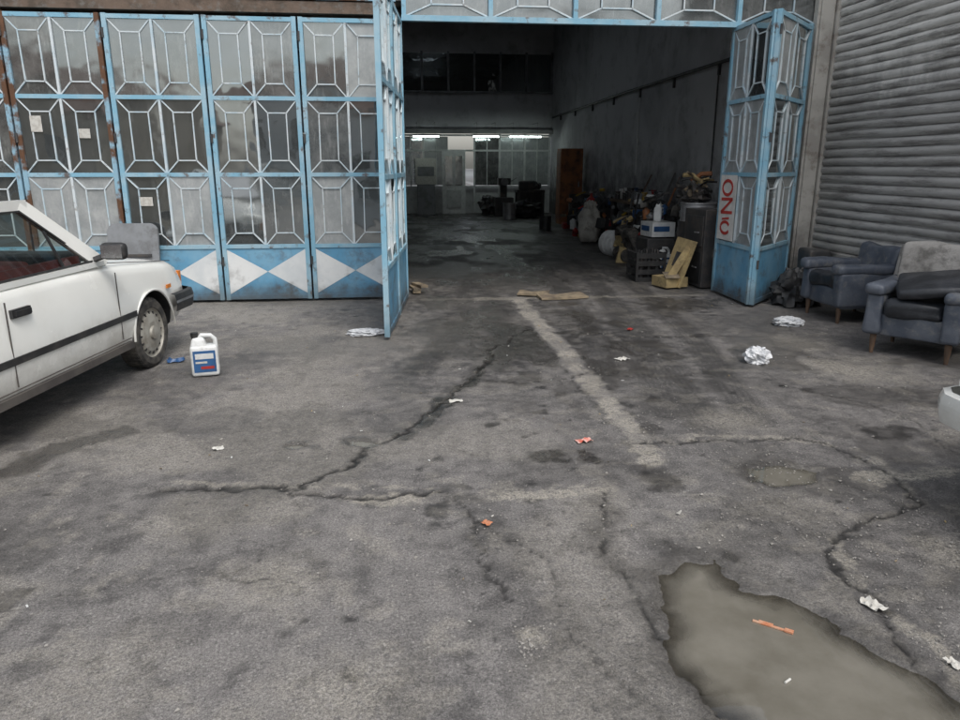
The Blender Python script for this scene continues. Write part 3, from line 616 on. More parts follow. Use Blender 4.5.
def car(name,loc,rz,bm_='black',tr_='greymetal',ind='orange'):
    root=empty(name,loc,rz)
    st=[(.72,.66,.42,.62,.63),(.70,.74,.36,.70,.715),(.64,.775,.31,.765,.785),(.52,.79,.27,.80,.83),(.35,.80,.25,.82,.86),(.15,.805,.25,.84,.885),(0,.81,.25,.852,.897),(-.2,.815,.25,.87,.915),(-.45,.82,.25,.89,.935),(-.6,.82,.25,.91,.945),
        (-1.0,.82,.25,.925,.95),(-1.6,.82,.25,.93,.95),(-2.2,.82,.25,.93,.95),(-2.8,.815,.25,.93,.95),(-3.0,.81,.27,.92,.945),(-3.3,.79,.30,.90,.925),(-3.5,.77,.34,.87,.895),(-3.6,.74,.38,.83,.85),(-3.63,.68,.44,.78,.79)]
    def sect(x,wd,zb,zt,zc):
        h=[(0,zb),(wd-.09,zb),(wd-.03,zb+.05),(wd-.004,max(zb+.09,.42)),(wd,.52),(wd-.006,.6 if zt>.72 else .56),(wd-.035,zt-.085),(wd-.055,zt-.035),(wd-.10,zt),(wd*.55,(zt+zc)/2+.006),(0,zc)]
        return [(x,y,z) for y,z in h]+[(x,-y,z) for y,z in h[-2:0:-1]]
    mb=MB();rings=[sect(*s) for s in st];n=len(rings[0]);vs=[p for r_ in rings for p in r_]
    kp=mb.mi('car');kc=mb.mi('cabin')
    mb.v=[Vector(p) for p in vs]
    for i in range(len(rings)-1):
        for j in range(n):
            l=(j+1)%n;mb.f.append([i*n+j,i*n+l,(i+1)*n+l,(i+1)*n+j])
            cab=-2.95<(st[i][0]+st[i+1][0])/2<-.62 and 8<=j<=11
            mb.m.append(kc if cab else kp)
    mb.f.append(list(range(n))[::-1]);mb.m.append(kp);mb.f.append([(len(rings)-1)*n+j for j in range(n)]);mb.m.append(kp)
    body=mb.obj('body',parent=root)
    me=body.data
    bm=bmesh.new();bm.from_mesh(me);bmesh.ops.recalc_face_normals(bm,faces=bm.faces);bm.to_mesh(me);bm.free()
    for k,(x,ra) in enumerate(((0,.345),(-2.44,.335))):
        for sd in(-1,1):
            c=MB();c.lathe([(0,0),(ra,0),(ra,.36),(0,.36)],'black',c=(x,sd*.54-(.36 if sd<0 else 0) ,.29),axis='Y',n=40)
            co=c.obj('cut')
            bm=bmesh.new();bm.from_mesh(co.data);bmesh.ops.remove_doubles(bm,verts=bm.verts,dist=.0005);bmesh.ops.recalc_face_normals(bm,faces=bm.faces);bm.to_mesh(co.data);bm.free()
            co.matrix_world=Matrix.Translation(loc)@Matrix.Rotation(rz,4,'Z')
            md=body.modifiers.new('bo','BOOLEAN');md.object=co;md.solver='EXACT';md.operation='DIFFERENCE'
            try: md.material_mode='TRANSFER'
            except Exception: pass
            bpy.context.view_layer.update()
            dg=bpy.context.evaluated_depsgraph_get();nm=bpy.data.meshes.new_from_object(body.evaluated_get(dg))
            body.modifiers.clear();body.data=nm;bpy.data.objects.remove(co)
    body.data.polygons.foreach_set('use_smooth',[True]*len(body.data.polygons))
    e=body.modifiers.new('e','EDGE_SPLIT');e.split_angle=R(35)
    g=MB();zb,zr=.925,1.355;wb,wr=.735,.575
    for s in(-1,1):
        def P(x,t,o=0): return (x,s*((wb+(wr-wb)*t)+o),zb+(zr-zb)*t)
        g.bar(P(-.50,-.02),P(-1.06,1),.05,.045,'car',up=(0,s,0))
        g.bar(P(-.60,-.02,.004),P(-1.14,1,.004),.055,.04,'car',up=(0,s,0))
        g.bar(P(-1.72,-.02),P(-1.74,1),.085,.03,'car',up=(0,s,0))
        g.bar(P(-1.06,1.0),P(-2.55,1.0),.07,.05,'car',up=(0,s,0))
        g.poly([P(-2.52,-.03,.005),P(-3.05,-.03,.005),P(-2.62,1.03,.005),P(-2.42,1.03,.005)][::s],'car')
        g.bar(P(-2.50,-.02),P(-2.42,1),.05,.03,'car',up=(0,s,0))
        g.bar(P(-.55,.0,.004),P(-2.6,.0,.004),.035,.05,'car',up=(0,s,0))
        g.poly([P(-.60,.03),P(-1.70,.03),P(-1.72,.96),P(-1.10,.96)][::s],'carglass');g.poly([P(-1.76,.03),P(-2.5,.03),P(-2.42,.96),P(-1.77,.96)][::s],'carglass')
        g.bar(P(-.66,.05,.014),P(-1.70,.05,.014),.02,.012,'black',up=(0,s,0));g.bar(P(-1.76,.05,.014),P(-2.5,.05,.014),.02,.012,'black',up=(0,s,0))
        g.bar(P(-.67,.06,.012),P(-1.15,.93,.012),.012,.012,'black',up=(0,s,0));g.bar(P(-1.15,.925,.012),P(-2.42,.925,.012),.012,.012,'black',up=(0,s,0))
        g.bar(P(-.98,.05,.006),P(-1.0,.62,.006),.018,.012,'black',up=(0,s,0))
    rx=[(-1.04,1.352),(-1.12,1.375),(-1.3,1.395),(-1.7,1.41),(-2.2,1.405),(-2.5,1.38),(-2.62,1.35)]
    vs=[];
    for x,zc in rx:
        for t in(-1,-.93,-.75,-.4,0,.4,.75,.93,1): vs.append((x,t*(wr+.022),zr+.01+(zc-zr)*(1-abs(t)**2.4)-(.02 if abs(t)==1 else 0)))
    g.add(vs,[(i*9+j,i*9+j+1,(i+1)*9+j+1,(i+1)*9+j) for i in range(6) for j in range(8)],'car')
    g.poly([(-.50,.70,.94),(-.50,-.70,.94),(-1.06,-.55,1.35),(-1.06,.55,1.35)],'carglass')
    g.poly([(-3.02,-.68,.94),(-3.02,.68,.94),(-2.62,.55,1.345),(-2.62,-.55,1.345)],'carglass')
    g.bar((-.48,-.7,.94),(-.48,.7,.94),.03,.03,'black');g.bar((-3.04,-.7,.945),(-3.04,.7,.945),.03,.03,'black')
    g.obj('greenhouse',smooth=35,parent=root)
    t=MB()
    for y in(-.36,.36):
        t.rbox((-1.66,y,1.03),(.14,.50,.40),.06,'seat',rot=Matrix.Rotation(R(-12),3,'Y'));t.rbox((-1.71,y,1.27),(.08,.24,.10),.04,'seat')
        t.rbox((-1.35,y,.96),(.50,.48,.10),.04,'seat')
    t.rbox((-2.55,0,1.04),(.16,1.25,.32),.06,'seat')
    for s in(-1,1): t.box((-1.6,s*.69,.965),(1.7,.03,.07),'seat')
    t.rbox((-.75,0,.97),(.3,1.3,.10),.04,'black')
    for k in range(24):
        a=2*math.pi*k/24;a2=2*math.pi*(k+1)/24
        f=lambda a:(-1.02+.07*math.sin(a),.36+.18*math.cos(a),1.04+.17*math.sin(a))
        t.bar(f(a),f(a2),.022,.022,'black')
    t.bar((-1.02,.19,1.04),(-1.02,.53,1.04),.03,.02,'black');t.tube([(-1.02,.36,1.04),(-.8,.36,.98)],.02,'black')
    t.obj('interior',smooth=40,parent=root)
    d=MB()
    for s in(-1,1):
        yo=s*.824
        d.box((-1.17,yo,.505),(1.75,.012,.042),'black');d.box((-2.98-.08,s*.812,.505),(.5,.012,.042),'black')
        d.box((-1.2,s*.812,.285),(1.62,.03,.05),'cabin')
        for x in(-.52,-1.72): d.box((x,s*.8175,.60),(.007,.006,.50),'cabin')
        d.bar((-2.5,s*.8165,.87),(-2.44,s*.8165,.63),.006,.006,'cabin')
        d.box((-1.15,s*.8165,.335),(1.5,.005,.006),'cabin')
        for x in(-1.58,-2.30): d.box((x,s*.815,.77),(.14,.03,.03),'black');d.box((x,s*.806,.77),(.17,.02,.05),'black')
        d.box((.30,s*.812,.62),(.07,.012,.03),ind)
        d.bar((.60,s*.70,.796),(-.48,s*.735,.913),.007,.006,'cabin',up=(0,0,1))
        d.bar((-.66,s*.76,.96),(-.64,s*.86,1.0),.03,.03,'black');d.rbox((-.64,s*.90,1.02),(.08,.18,.12),.035,'black');d.box((-.683,s*.90,1.02),(.004,.15,.09),'chrome')
    for x,ra in((0,.345),(-2.44,.335)):
        for s in(-1,1):
            pts=[(x+ra*math.cos(R(a)),s*.812,.29+ra*math.sin(R(a))) for a in range(0,181,9)]
            d.tube(pts,.010,'car',6)
    d.obj('trim',smooth=35,parent=root)
    d=MB()
    def bump(xc,sg):
        P0=[(-.42,.835),(-.1,.835),(.0,.80),(.055,.72),(.075,.4),(.08,0),(.075,-.4),(.055,-.72),(.0,-.80),(-.1,-.835),(-.42,-.835)]
        cs=[(-.012,-.085),(.022,-.07),(.032,-.02),(.032,.03),(.02,.07),(-.012,.08)]
        vs=[];nP=len(P0);NN=[]
        for i,(xx,yy) in enumerate(P0):
            a=Vector(P0[max(i-1,0)]);b=Vector(P0[min(i+1,nP-1)]);t=(b-a).normalized();nn=Vector((-t.y,t.x)) 
            if nn.dot(Vector((xx+.5,yy)))<0: nn=-nn
            NN.append(nn)
            for (o_,z_) in cs: vs.append((xc+sg*(xx+nn.x*o_),yy+nn.y*o_,.47+z_))
        k=len(cs);d.add(vs,[(i*k+j,i*k+j+1,(i+1)*k+j+1,(i+1)*k+j) for i in range(nP-1) for j in range(k-1)],bm_)
        vs=[]
        for i,(xx,yy) in enumerate(P0):
            for (o_,z_) in((.034,0),(.034,.022)): vs.append((xc+sg*(xx+NN[i].x*o_),yy+NN[i].y*o_,.47+z_))
        d.add(vs,[(i*2,i*2+1,i*2+3,i*2+2) for i in range(nP-1)],tr_)
    bump(.72,1);bump(-3.62,-1)
    d.obj('bumpers',smooth=50,parent=root)
    d=MB()
    d.box((.728,0,.635),(.03,1.0,.13),'black')
    for z in(.60,.635,.67): d.box((.748,0,z),(.008,.9,.01),'greymetal')
    for s in(-1,1):
        d.rbox((.722,s*.53,.635),(.05,.24,.135),.02,'chrome');d.box((.70,s*.70,.635),(.04,.07,.12),ind)
        d.rbox((-3.625,s*.58,.66),(.04,.24,.14),.02,'redlamp')
    d.box((.84,0,.47),(.006,.5,.11),'plwhite');d.box((-3.735,0,.47),(.01,.5,.11),'plwhite')
    for s in(-1,1): d.bar((-.5,s*.1,.955),(-.72,s*.1+.35,1.075),.012,.01,'black')
    d.obj('lamps_and_grille',smooth=35,parent=root)
    wm=MB()
    for x in(0,-2.44):
        for s in(-1,1): wheel(wm,x,s*.70,s)
        wm.tube([(x,-.65,.29),(x,.65,.29)],.04,'black')
    wm.box((-1.3,0,.26),(3.6,1.1,.06),'black')
    wm.obj('wheels',smooth=30,parent=root)
    return root
car('parked_car',(-2.82,6.10,0),R(82))
car('parked_car',(3.37,2.32,0),R(180),bm_='car',tr_='car',ind='car')
# ------------------------------------------------------------------ armchairs
def armchair(loc,rz,seatm,armm,backm,loose=None,back_h=.82):
    e=empty('armchair',loc,rz)
    a=MB();a.rbox((0,.02,.26),(.70,.66,.20),.025,armm,dent=.012)
    for s in(-1,1):
        a.rbox((s*.30,.0,.36),(.14,.72,.36),.035,armm,dent=.02,dscale=4)
        a.rbox((s*.305,-.02,.565),(.17,.75,.10),.04,armm,dent=.025,dscale=6)
    a.obj('arms_and_base',smooth=60,parent=e)
    b=MB();b.rbox((0,-.05,.42),(.46,.60,.15),.05,seatm,dent=.05,dscale=5);b.obj('seat_cushion',smooth=60,parent=e)
    c=MB();c.rbox((0,.30,.55),(.66,.16,back_h-.18),.06,backm,rot=Matrix.Rotation(R(-10),3,'X'),dent=.05,dscale=4);c.obj('backrest',smooth=60,parent=e)
    l=MB()
    for x in(-.29,.29):
        for y in(-.29,.28): l.lathe([(0,0),(.016,0),(.026,.12),(.028,.17),(0,.17)],'wood',c=(x,y,0),n=10)
    l.obj('legs',smooth=40,parent=e)
    if loose:
        k=MB();k.rbox((0,0,0),(.58,.56,.09),.04,loose,dent=.03,dscale=5)
        o=k.obj('loose_cushion',smooth=60,parent=e);o.location=(.08,-.08,.635);o.rotation_euler=(R(10),R(-9),R(14))
armchair((4.80,7.24,0),R(-90),'leather','leatherblue','leatherblue',back_h=.66)
armchair((4.52,5.74,0),R(-52),'leather','leatherblue','fabric',loose='leather',back_h=.95)
w=MB();w.rbox((5.02,6.55,.45),(.13,.62,.80),.05,'fabric',rot=Matrix.Rotation(R(8),3,'Y'),dent=.05);w.obj('old_seat_backrest',smooth=60)
w=MB();w.blob((4.62,8.0,.16),(.5,.45,.5),'black',amp=.45,sc=3,n=20);w.obj('black_rubbish_bag',smooth=40)
w=MB();w.rbox((4.95,8.25,.32),(.28,.3,.64),.04,'darkmetal',dent=.04);w.obj('metal_drum_scrap',smooth=40)
# ------------------------------------------------------------------ litter
def jug(name,loc,rz,body='plwhite',lab='labelblue',cap='black',s=1):
    w=MB();w.M=Matrix.Translation(loc)@Matrix.Rotation(rz,4,'Z')@Matrix.Scale(s,4)
    w.rbox((0,0,.10),(.17,.11,.20),.02,body);w.rbox((-.03,0,.215),(.11,.09,.07),.02,body,taper=.35)
    w.tube([(-.03,0,.235),(-.01,0,.262),(.045,0,.258),(.070,0,.235),(.073,0,.17)],.014,body,8)
    w.lathe([(.02,0),(.02,.02),(.023,.02),(.023,.045),(0,.045)],cap,c=(-.05,0,.235),n=12)
    for yy in(-.0565,.0565): 
        w.box((0,yy,.10),(.135,.002,.14),lab);w.box((0,yy*1.025,.135),(.11,.002,.035),'plwhite');w.box((.015,yy*1.025,.06),(.08,.002,.018),'red');w.box((-.02,yy*1.03,.095),(.07,.002,.012),'paper')
    w.obj(name,smooth=50)
jug('oil_canister',(-1.57,5.68,.004),R(12),s=1.22)
def crumple(name,loc,d,m,amp=.4,sc=3,n=18):
    w=MB();w.blob((loc[0],loc[1],d[2]*.38),d,m,amp=amp,sc=sc,n=n,sharp=True);w.obj(name)
crumple('plastic_bag',(2.94,5.57),(.17,.14,.13),'bag',.5,1.6)
crumple('plastic_bag',(-.38,6.98),(.28,.18,.05),'bag',.5,2.0)
crumple('plastic_bag',(3.97,6.95),(.24,.18,.08),'bag',.55,2.0)
def scrap(name,loc,sx,sy,rz,m,curl=.012):
    w=MB();w.M=Matrix.Translation((loc[0],loc[1],.007))@Matrix.Rotation(rz,4,'Z');n=6;vs=[];o=random.random()*30
    for i in range(n+1):
        for j in range(n+1):
            u,v=(i/n-.5)*sx,(j/n-.5)*sy
            e=1+.25*mnoise.noise(Vector((i*.9,j*.9,o)))
            vs.append((u*e,v*e,abs(mnoise.noise(Vector((u*40+o,v*40,0))))*curl*2))
    w.add(vs,[(i*(n+1)+j,(i+1)*(n+1)+j,(i+1)*(n+1)+j+1,i*(n+1)+j+1) for i in range(n) for j in range(n)],m);w.obj(name)
scrap('paper_scrap',(.34,4.79),.10,.05,.1,'paper');scrap('paper_scrap',(1.84,5.77),.11,.08,.5,'paper');scrap('paper_scrap',(-1.10,4.06),.06,.05,.4,'paper')
scrap('crisp_packet',(1.05,3.95),.10,.06,.2,'pink',.015);scrap('crisp_packet',(.35,2.99),.04,.045,.7,'orangew',.012)
scrap('paper_scrap',(1.72,2.20),.06,.08,.3,'paper',.012);scrap('crisp_packet',(2.26,6.89),.09,.05,.9,'red');scrap('paper_scrap',(1.27,2.99),.02,.02,.9,'paper')
scrap('paper_scrap',(1.78,1.86),.04,.05,.2,'paper',.012)
w=MB();w.M=Matrix.Translation((1.29,2.14,-.009))@Matrix.Rotation(R(-38),4,'Z');w.box((0,0,0),(.13,.010,.006),'orangew');w.box((.06,0,.002),(.03,.018,.008),'orangew');w.box((-.02,.006,.002),(.05,.010,.006),'orangew');w.obj('plastic_stick',bevel=.001)
w=MB();w.M=Matrix.Translation((1.20,1.86,-.008))@Matrix.Rotation(R(30),4,'Z');w.tube([(-.015,0,0),(.015,0,0)],.004,'paper');w.obj('cigarette_end')
scrap('blue_rag',(-1.93,6.12),.14,.10,.3,'bluecan',.03)
rs=random.Random(12)
lm=MB()
for i in range(130):
    x=rs.uniform(-2,4.2);y=rs.uniform(2,8.6);s=rs.uniform(.005,.013)
    a=rs.uniform(0,6.28);m=rs.choice(['paper','card','ply','ply','ply','stone','stone','plwhite'])
    if 0.85<x<1.75 and y<2.65: continue
    lm.M=Matrix.Translation((x,y,.006))@Matrix.Rotation(a,4,'Z');lm.box((0,0,0),(s*1.6,s*.6,.003),m,rot=Matrix.Rotation(rs.uniform(-.2,.2),3,'X'))
lm.obj('small_litter')
for (x,y,a,sx,sy) in((1.97,8.75,.12,.62,.30),(1.65,8.95,-.3,.4,.22)):
    w=MB();w.M=Matrix.Translation((x,y,.02+.01*(sx<.5)))@Matrix.Rotation(a,4,'Z');
    pts=[(-sx/2,-sy/2),(sx*.1,-sy/2*1.1),(sx/2,-sy/2*.8),(sx/2*.93,sy/2),(-sx*.1,sy/2*.85),(-sx/2*.95,sy/2*1.05)];n=6
    w.add([(a_,b_,-.009) for a_,b_ in pts]+[(a_,b_,.009+.02*(i%2)) for i,(a_,b_) in enumerate(pts)],[tuple(range(n))[::-1],tuple(range(n,2*n))]+[(i,(i+1)%n,n+(i+1)%n,n+i) for i in range(n)],'ply');w.obj('plywood_scrap')
w=MB();w.M=Matrix.Translation((.17,9.35,0));
for i in range(3): w.box((.02*i*(-1)**i,0,.03+.035*i),(.10,.3,.03),'ply',rz=.2*i)
w.obj('wood_offcuts')
# ------------------------------------------------------------------ workshop clutter
def drum(loc,r,h,m,rz=0,lying=False,top='darkmetal'):
    w=MB();pr=[(0,0),(r*.97,0),(r,.01),(r,h*.32),(r*1.03,h*.34),(r,h*.36),(r,h*.64),(r*1.03,h*.66),(r,h*.68),(r,h*.985),(r*1.02,h),(r*.97,h,top),(r*.95,h*.975,top),(0,h*.975,top)]
    rot=Matrix.Rotation(rz,3,'Z')@(Matrix.Rotation(R(90),3,'X') if lying else Matrix.Identity(3))
    c=(loc[0],loc[1],loc[2]+(r if lying else 0))
    w.lathe(pr,m,c=c,rot=rot,n=28);w.lathe([(0,h*.975),(.03,h*.975),(.03,h*1.0),(0,h*1.0)],'steel',c=c,rot=rot,n=10)
    return w
def can(loc,r,h,m,name='paint_tin'):
    w=MB();w.lathe([(0,0),(r,0),(r,h*.05),(r*.98,h*.08),(r*.98,h*.9),(r*1.02,h*.93),(r*1.02,h),(r*.9,h,'steel'),(r*.88,h*.96,'steel'),(0,h*.96,'steel')],m,c=loc,n=20)
    w.tube([(loc[0]-r,loc[1],loc[2]+h*.85),(loc[0]-r*.8,loc[1]-r*.7,loc[2]+h*.7),(loc[0],loc[1]-r*1.1,loc[2]+h*.6),(loc[0]+r*.8,loc[1]-r*.7,loc[2]+h*.7),(loc[0]+r,loc[1],loc[2]+h*.85)],.004,'steel',5)
    w.obj(name,smooth=40)
def tyre(loc,r=.3,m='rubber',rot=None):
    w=MB();w.lathe([(r*.58,-.06),(r*.62,-.09),(r*.9,-.095),(r*.99,-.07),(r,0),(r*.99,.07),(r*.9,.095),(r*.62,.09),(r*.58,.06),(r*.58,-.06)],m,c=loc,rot=rot or Matrix.Identity(3),n=32)
    for k in range(40):
        a=2*math.pi*k/40;rr=rot or Matrix.Identity(3);w.box(Vector(loc)+rr@Vector((r*.995*math.cos(a),r*.995*math.sin(a),0)),(.012,.025,.14),m,rot=rr@Matrix.Rotation(a,3,'Z'))
    w.obj('tyre',smooth=35)
w=MB();w.box((4.08,9.50,.53),(.30,.60,1.02),'darkmetal',rz=R(4));w.box((3.925,9.49,.76),(.012,.52,.40),'darkmetal',rz=R(4));w.box((3.925,9.49,.28),(.012,.52,.42),'black',rz=R(4))
for z in(.28,.74): w.box((3.912,9.36,z),(.02,.12,.02),'steel',rz=R(4))
w.obj('tool_cabinet',bevel=.008)
w=MB();rt=Matrix.Rotation(R(18),3,'Y')@Matrix.Rotation(R(12),3,'Z')
w.box((3.72,9.42,.34),(.04,.42,.64),'card',rot=rt);w.box((3.60,9.40,.09),(.34,.34,.13),'card',rz=.25);w.bar((3.52,9.25,.12),(3.80,9.28,.56),.10,.02,'card');w.box((3.69,9.38,.38),(.012,.18,.2),'darkmetal',rot=rt);w.box((3.56,9.25,.19),(.2,.16,.012),'ply',rot=Matrix.Rotation(.4,3,'X'))
w.obj('torn_cardboard_box')
w=MB();cx,cy=3.5,10.1
for z in(.03,.14,.26,.37): 
    for (dx,dy,sx,sy) in((0,-.2,.42,.02),(0,.2,.42,.02),(-.2,0,.02,.38),(.2,0,.02,.38)): w.box((cx+dx,cy+dy,z),(sx,sy,.07),'black')
for dx in(-.2,.2):
    for dy in(-.2,.2): w.box((cx+dx,cy+dy,.21),(.035,.035,.42),'black')
w.box((cx,cy,.02),(.38,.38,.02),'black')
for dx in(-.12,0,.12):
    for dy in(-.12,0,.12): w.lathe([(0,.03),(.04,.03),(.042,.25),(.035,.31),(.014,.38),(.014,.44),(0,.44)],random.choice(['darkmetal','black','black','black']),c=(cx+dx,cy+dy,0),n=12)
w.obj('bottle_crate',smooth=40)
w=MB();w.rbox((4.0,11.1,.26),(.5,.55,.52),.02,'darkmetal');w.box((3.98,11.05,.65),(.38,.42,.22),'plwhite',rz=.1);w.box((3.97,10.835,.66),(.26,.004,.08),'bluecan',rz=.1);w.box((3.785,11.06,.66),(.004,.28,.08),'bluecan',rz=.1);w.obj('stacked_boxes',bevel=.006)
can((4.20,10.05,.84),.25,.26,'steel','steel_basin')
w=drum((4.26,10.15,0),.29,.84,'darkmetal');w.obj('oil_drum',smooth=40)
w=MB()
for i in range(20):
    a=random.uniform(0,6.28);p=Vector((4.2+random.uniform(-.18,.15),10.25+random.uniform(-.2,.2),1.12+i*.014));q=p+Vector((math.cos(a)*.28,math.sin(a)*.28,random.uniform(-.02,.2)))
    w.tube([p,(p+q)/2+Vector((0,0,.05)),q],random.uniform(.012,.035),random.choice(['card','darkmetal','black','orangerust','ply']),7)
w.blob((4.2,10.3,1.17),(.42,.42,.26),'darkmetal',amp=.6,sc=3,n=18);w.obj('scrap_parts_pile',smooth=40)
w=drum((3.80,13.1,.0),.23,.42,'plwhite',rz=R(18),lying=True,top='plwhite');w.obj('white_plastic_drum',smooth=40)
w=drum((3.3,22.3,0),.20,.5,'steel');w.obj('metal_barrel',smooth=40)
for (x,y,m) in((4.6,17.0,'bluecan'),(4.75,13.2,'darkmetal'),(4.8,11.9,'darkmetal'),(4.75,19.3,'darkmetal')):
    w=drum((x,y,0),.29,.86,m);w.obj('oil_drum',smooth=40)
w=drum((3.67,18.5,0),.15,.36,'black');w.obj('bucket',smooth=40)
w=MB();w.blob((4.0,15.3,.36),(.5,.5,.85),'sack',amp=.25,sc=2.2);w.blob((4.0,15.3,.78),(.26,.26,.2),'sack',amp=.5,sc=3);w.obj('white_sack',smooth=50)
w=MB();w.box((4.75,20.6,1.03),(.62,.55,2.06),'orangerust');w.box((4.433,20.6,1.03),(.01,.50,1.9),'orangerust');w.box((4.75,20.318,1.5),(.56,.01,.9),'orangerust');w.box((4.75,20.318,.55),(.56,.01,.9),'orangerust');w.box((4.95,20.30,1.1),(.03,.02,.15),'steel');w.obj('metal_locker',bevel=.01)
w=MB()
w.box((4.85,14.6,.88),(.6,2.4,.06),'wood')
for y in(13.5,14.6,15.7):
    for x in(4.6,5.1): w.box((x,y,.43),(.06,.06,.85),'darkmetal')
w.box((4.85,14.6,.3),(.55,2.3,.03),'darkmetal');w.obj('workbench',bevel=.005)
rs=random.Random(21)
cols=['red','yellow','plwhite','bluecan','black','steel','darkmetal','darkmetal','darkmetal','black','card','black']
for i in range(26):
    y=13.5+i*.09+rs.uniform(-.02,.02);can((4.62+rs.uniform(0,.4),y,.91),rs.uniform(.04,.09),rs.uniform(.12,.26),rs.choice(cols))
for i in range(14):
    can((rs.uniform(4.05,4.5),rs.uniform(11.5,17.5),0),rs.uniform(.08,.15),rs.uniform(.2,.38),rs.choice(cols))
for (cx,cy,hh,nn) in((4.25,11.4,1.3,60),(4.2,12.3,1.3,60),(4.25,13.7,1.0,36),(4.5,16.3,1.2,36),(4.5,18.3,1.0,28),(4.6,9.75,.8,18),(4.40,10.7,1.15,34)):
    w=MB()
    for i in range(nn):
        f=i/nn;z=hh*f*rs.uniform(.6,1);s=rs.uniform(.06,.19)*(1.2-.5*f);x=cx+rs.uniform(-.42,.42)*(1.1-.4*f);yy=cy+rs.uniform(-.5,.5)*(1.1-.4*f)
        m=rs.choice(['darkmetal','darkmetal','black','black','rubber','steel','orangerust','card','ply','red','bluecan','greymetal','sack','plwhite','yellow','rubber'])
        k=rs.random();rot=Matrix.Rotation(rs.uniform(0,3),3,'Z')@Matrix.Rotation(rs.uniform(-.3,.3),3,'X')
        zc=max(z,s*.5)
        if k<.4: w.rbox((x,yy,zc),(s*1.3,s,s*rs.uniform(.6,1.4)),.015,m,rot=rot,sub=1)
        elif k<.65: w.lathe([(0,-s*.6),(s*.45,-s*.6),(s*.45,s*.5),(s*.4,s*.55),(s*.18,s*.7),(s*.15,s*.8),(0,s*.8)],m,c=(x,yy,zc),rot=rot,n=14)
        elif k<.8: w.blob((x,yy,zc),(s*1.6,s*1.6,s),m,amp=.5,sc=2.5,n=9)
        else: w.tube([(x-s,yy,zc),(x,yy+s*.6,zc+s*.4),(x+s,yy,zc+s*.8)],.02,m,6)
    w.blob((cx+.1,cy,hh*.35),(.7,.9,hh*.8),'black',amp=.4,sc=3,n=16)
    w.obj('scrap_parts_pile',smooth=40)
jug('oil_canister',(3.95,10.65,.0),.4,s=1.5);jug('oil_canister',(3.95,12.0,0),.9,body='black',s=1.5)
jug('oil_canister',(3.80,10.85,.0),1.2,s=1.3);jug('oil_canister',(4.05,13.9,0),.3,body='yellow',s=1.3);jug('oil_canister',(4.0,11.1,.76),1.0,s=1.1)
tyre((3.88,12.35,.31),rot=Matrix.Rotation(R(75),3,'Y'));tyre((3.85,11.75,.31),rot=Matrix.Rotation(R(70),3,'Y'))
for k,(x,y) in enumerate([(4.85,18.2),(4.85,18.2),(4.85,18.2),(4.9,9.7),(4.9,9.7),(4.9,9.7),(4.85,16.2),(4.85,16.2)]): tyre((x,y,.1+.195*(k%3)))
for (x,y,m,h) in((4.3,16.4,'red',1.0),(4.15,14.2,'red',.55)):
    w=MB();w.lathe([(0,0),(.11,0),(.115,.03),(.115,h*.8),(.09,h*.88),(.04,h*.92),(.03,h*.94),(.03,h),(0,h)],m,c=(x,y,0),n=20);w.box((x,y,h+.02),(.09,.03,.04),'steel');w.obj('gas_cylinder',smooth=40)
w=MB()
for i in range(9):
    y=12.0+i*.35;w.tube([(4.5+.05*math.sin(i*3),y,0),(5.1,y+.1*math.cos(i*2),1.2+.3*math.sin(i*5))],.018,rs.choice(['darkmetal','steel','wood','orangerust']),6)
w.obj('leaning_pipes',smooth=40)
w=MB();w.tube([(3.8,12.0,.1),(3.98,12.05,1.15),(3.98,12.35,1.15),(3.8,12.35,.1)],.018,'black',8);w.tube([(3.88,12.02,.6),(3.88,12.36,.6)],.014,'black');w.tube([(3.94,12.02,.9),(3.94,12.36,.9)],.014,'black')
for y in(11.95,12.42): w.lathe([(0,-.03),(.11,-.03),(.12,0),(.11,.03),(0,.03)],'rubber',c=(3.8,y,.12),axis='Y',n=18)
w.obj('hand_truck',smooth=40)
w=MB();w.box((3.35,24.0,.3),(.6,.5,.6),'darkmetal');w.box((3.35,24.1,.8),(.22,.26,.5),'darkmetal');w.box((3.35,23.95,1.1),(.4,.4,.22),'darkmetal');w.lathe([(0,0),(.12,0),(.12,.06),(0,.06)],'greymetal',c=(3.35,23.7,1.1),axis='Y',n=16);w.tube([(3.55,23.9,1.1),(3.8,23.8,1.25)],.02,'steel')
w.obj('drill_press',bevel=.01)
w=MB();w.box((4.2,23.9,.8),(.9,.6,.08),'darkmetal');w.box((4.2,23.75,.4),(.86,.04,.76),'black');[w.box((4.2+a,23.9+b,.38),(.08,.08,.76),'darkmetal') for a in(-.4,.4) for b in(-.25,.25)];w.rbox((4.1,23.9,.98),(.5,.4,.28),.05,'darkmetal',dent=.05);w.blob((4.4,23.8,.95),(.3,.3,.25),'darkmetal',amp=.4);w.obj('workbench',bevel=.005)
w=MB();w.blob((3.9,22.9,.25),(.9,.6,.6),'black',amp=.5,sc=3,n=16);w.blob((2.9,24.4,.3),(.6,.5,.7),'darkmetal',amp=.5,sc=3,n=16);w.obj('scrap_parts_pile',smooth=40)
w=MB();w.box((.85,24.9,1.42),(.7,.03,.85),'paper');w.box((.85,24.88,1.42),(.55,.01,.3),'greymetal');w.box((.85,25.0,.5),(.6,.2,1.0),'greymetal');w.obj('notice_board')
w=MB();w.tube([(-1.2,17,.1),(-1.2,17,1.8),(.0,16.4,2.1)],.05,'red',8);w.tube([(-1.2,17,.1),(.1,16.2,.1)],.05,'red',8);w.tube([(-1.2,17,.1),(.1,17.6,.1)],.05,'red',8);w.obj('engine_hoist',smooth=40)
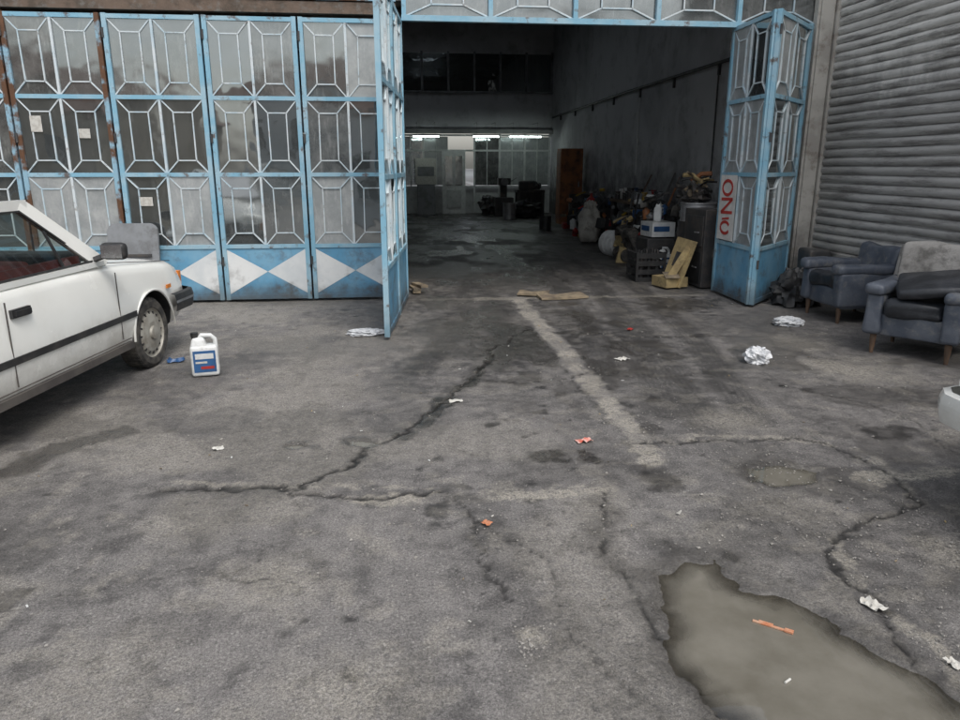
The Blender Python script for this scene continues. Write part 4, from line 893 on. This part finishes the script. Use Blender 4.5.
# ------------------------------------------------------------------ buildings across the yard
def house(name,x0,x1,y,h,roof,m):
    e=empty(name);w=MB();w.box(((x0+x1)/2,y-4,h/2),(x1-x0,8,h),m);w.obj('walls',parent=e)
    w=MB();n=int((x1-x0)/2.6)
    for f in range(int(h/2.9)):
        for i in range(n):
            x=x0+1.3+i*(x1-x0-1)/n
            w.box((x,y+.01,1.6+f*2.9),(1.2,.06,1.3),GL[0]);w.box((x,y+.03,1.6+f*2.9),(.05,.06,1.3),'plwhite');w.box((x,y+.05,.92+f*2.9),(1.4,.14,.06),'plwhite')
    w.obj('windows',parent=e)
    if roof:
        w=MB();a,b=x0-.4,x1+.4;w.add([(a,y+.5,h),(b,y+.5,h),(b,y-8.5,h),(a,y-8.5,h),(a+2,y-4,h+2),(b-2,y-4,h+2)],[(0,1,5,4),(2,3,4,5),(1,2,5),(3,0,4),(3,2,1,0)],'rooftile');w.obj('roof',parent=e)
house('beige_house',-26,-12,-19,4.2,True,'facade2');house('white_house',-9,2,-22,4.6,True,'plwhite');house('grey_apartment_building',6,24,-24,9,False,'concrete')
# ------------------------------------------------------------------ world, sun, camera
EL=R(56);AZ=R(158)
wd=bpy.data.worlds.new('World');sc.world=wd;wd.use_nodes=True;nt=wd.node_tree
sky=nt.nodes.new('ShaderNodeTexSky');sky.sky_type='NISHITA';sky.sun_disc=False;sky.sun_elevation=EL;sky.sun_rotation=AZ;sky.dust_density=3;sky.air_density=1.3;sky.ozone_density=.8
hs=nt.nodes.new('ShaderNodeHueSaturation');hs.inputs['Saturation'].default_value=.36;hs.inputs['Value'].default_value=1.4
bg=nt.nodes['Background'];bg.inputs[1].default_value=.15
nt.links.new(sky.outputs[0],hs.inputs['Color']);nt.links.new(hs.outputs[0],bg.inputs[0])
d=Vector((math.sin(AZ)*math.cos(EL),math.cos(AZ)*math.cos(EL),math.sin(EL)))
sl=bpy.data.lights.new('sun','SUN');sl.energy=1.5;sl.angle=R(28);sl.color=(1,.97,.93)
so=bpy.data.objects.new('sun',sl);sc.collection.objects.link(so);so.rotation_euler=(-d).to_track_quat('-Z','Y').to_euler()
cam=bpy.data.cameras.new('camera');co=bpy.data.objects.new('camera',cam);sc.collection.objects.link(co)
cam.sensor_width=36;cam.lens=27;cam.clip_end=1500;cam.clip_start=.05
co.location=(0,0,1.6);co.rotation_euler=(R(90-15.1),0,R(-6.12));sc.camera=co
sc.view_settings.view_transform='Standard';sc.view_settings.look='None';sc.view_settings.exposure=0
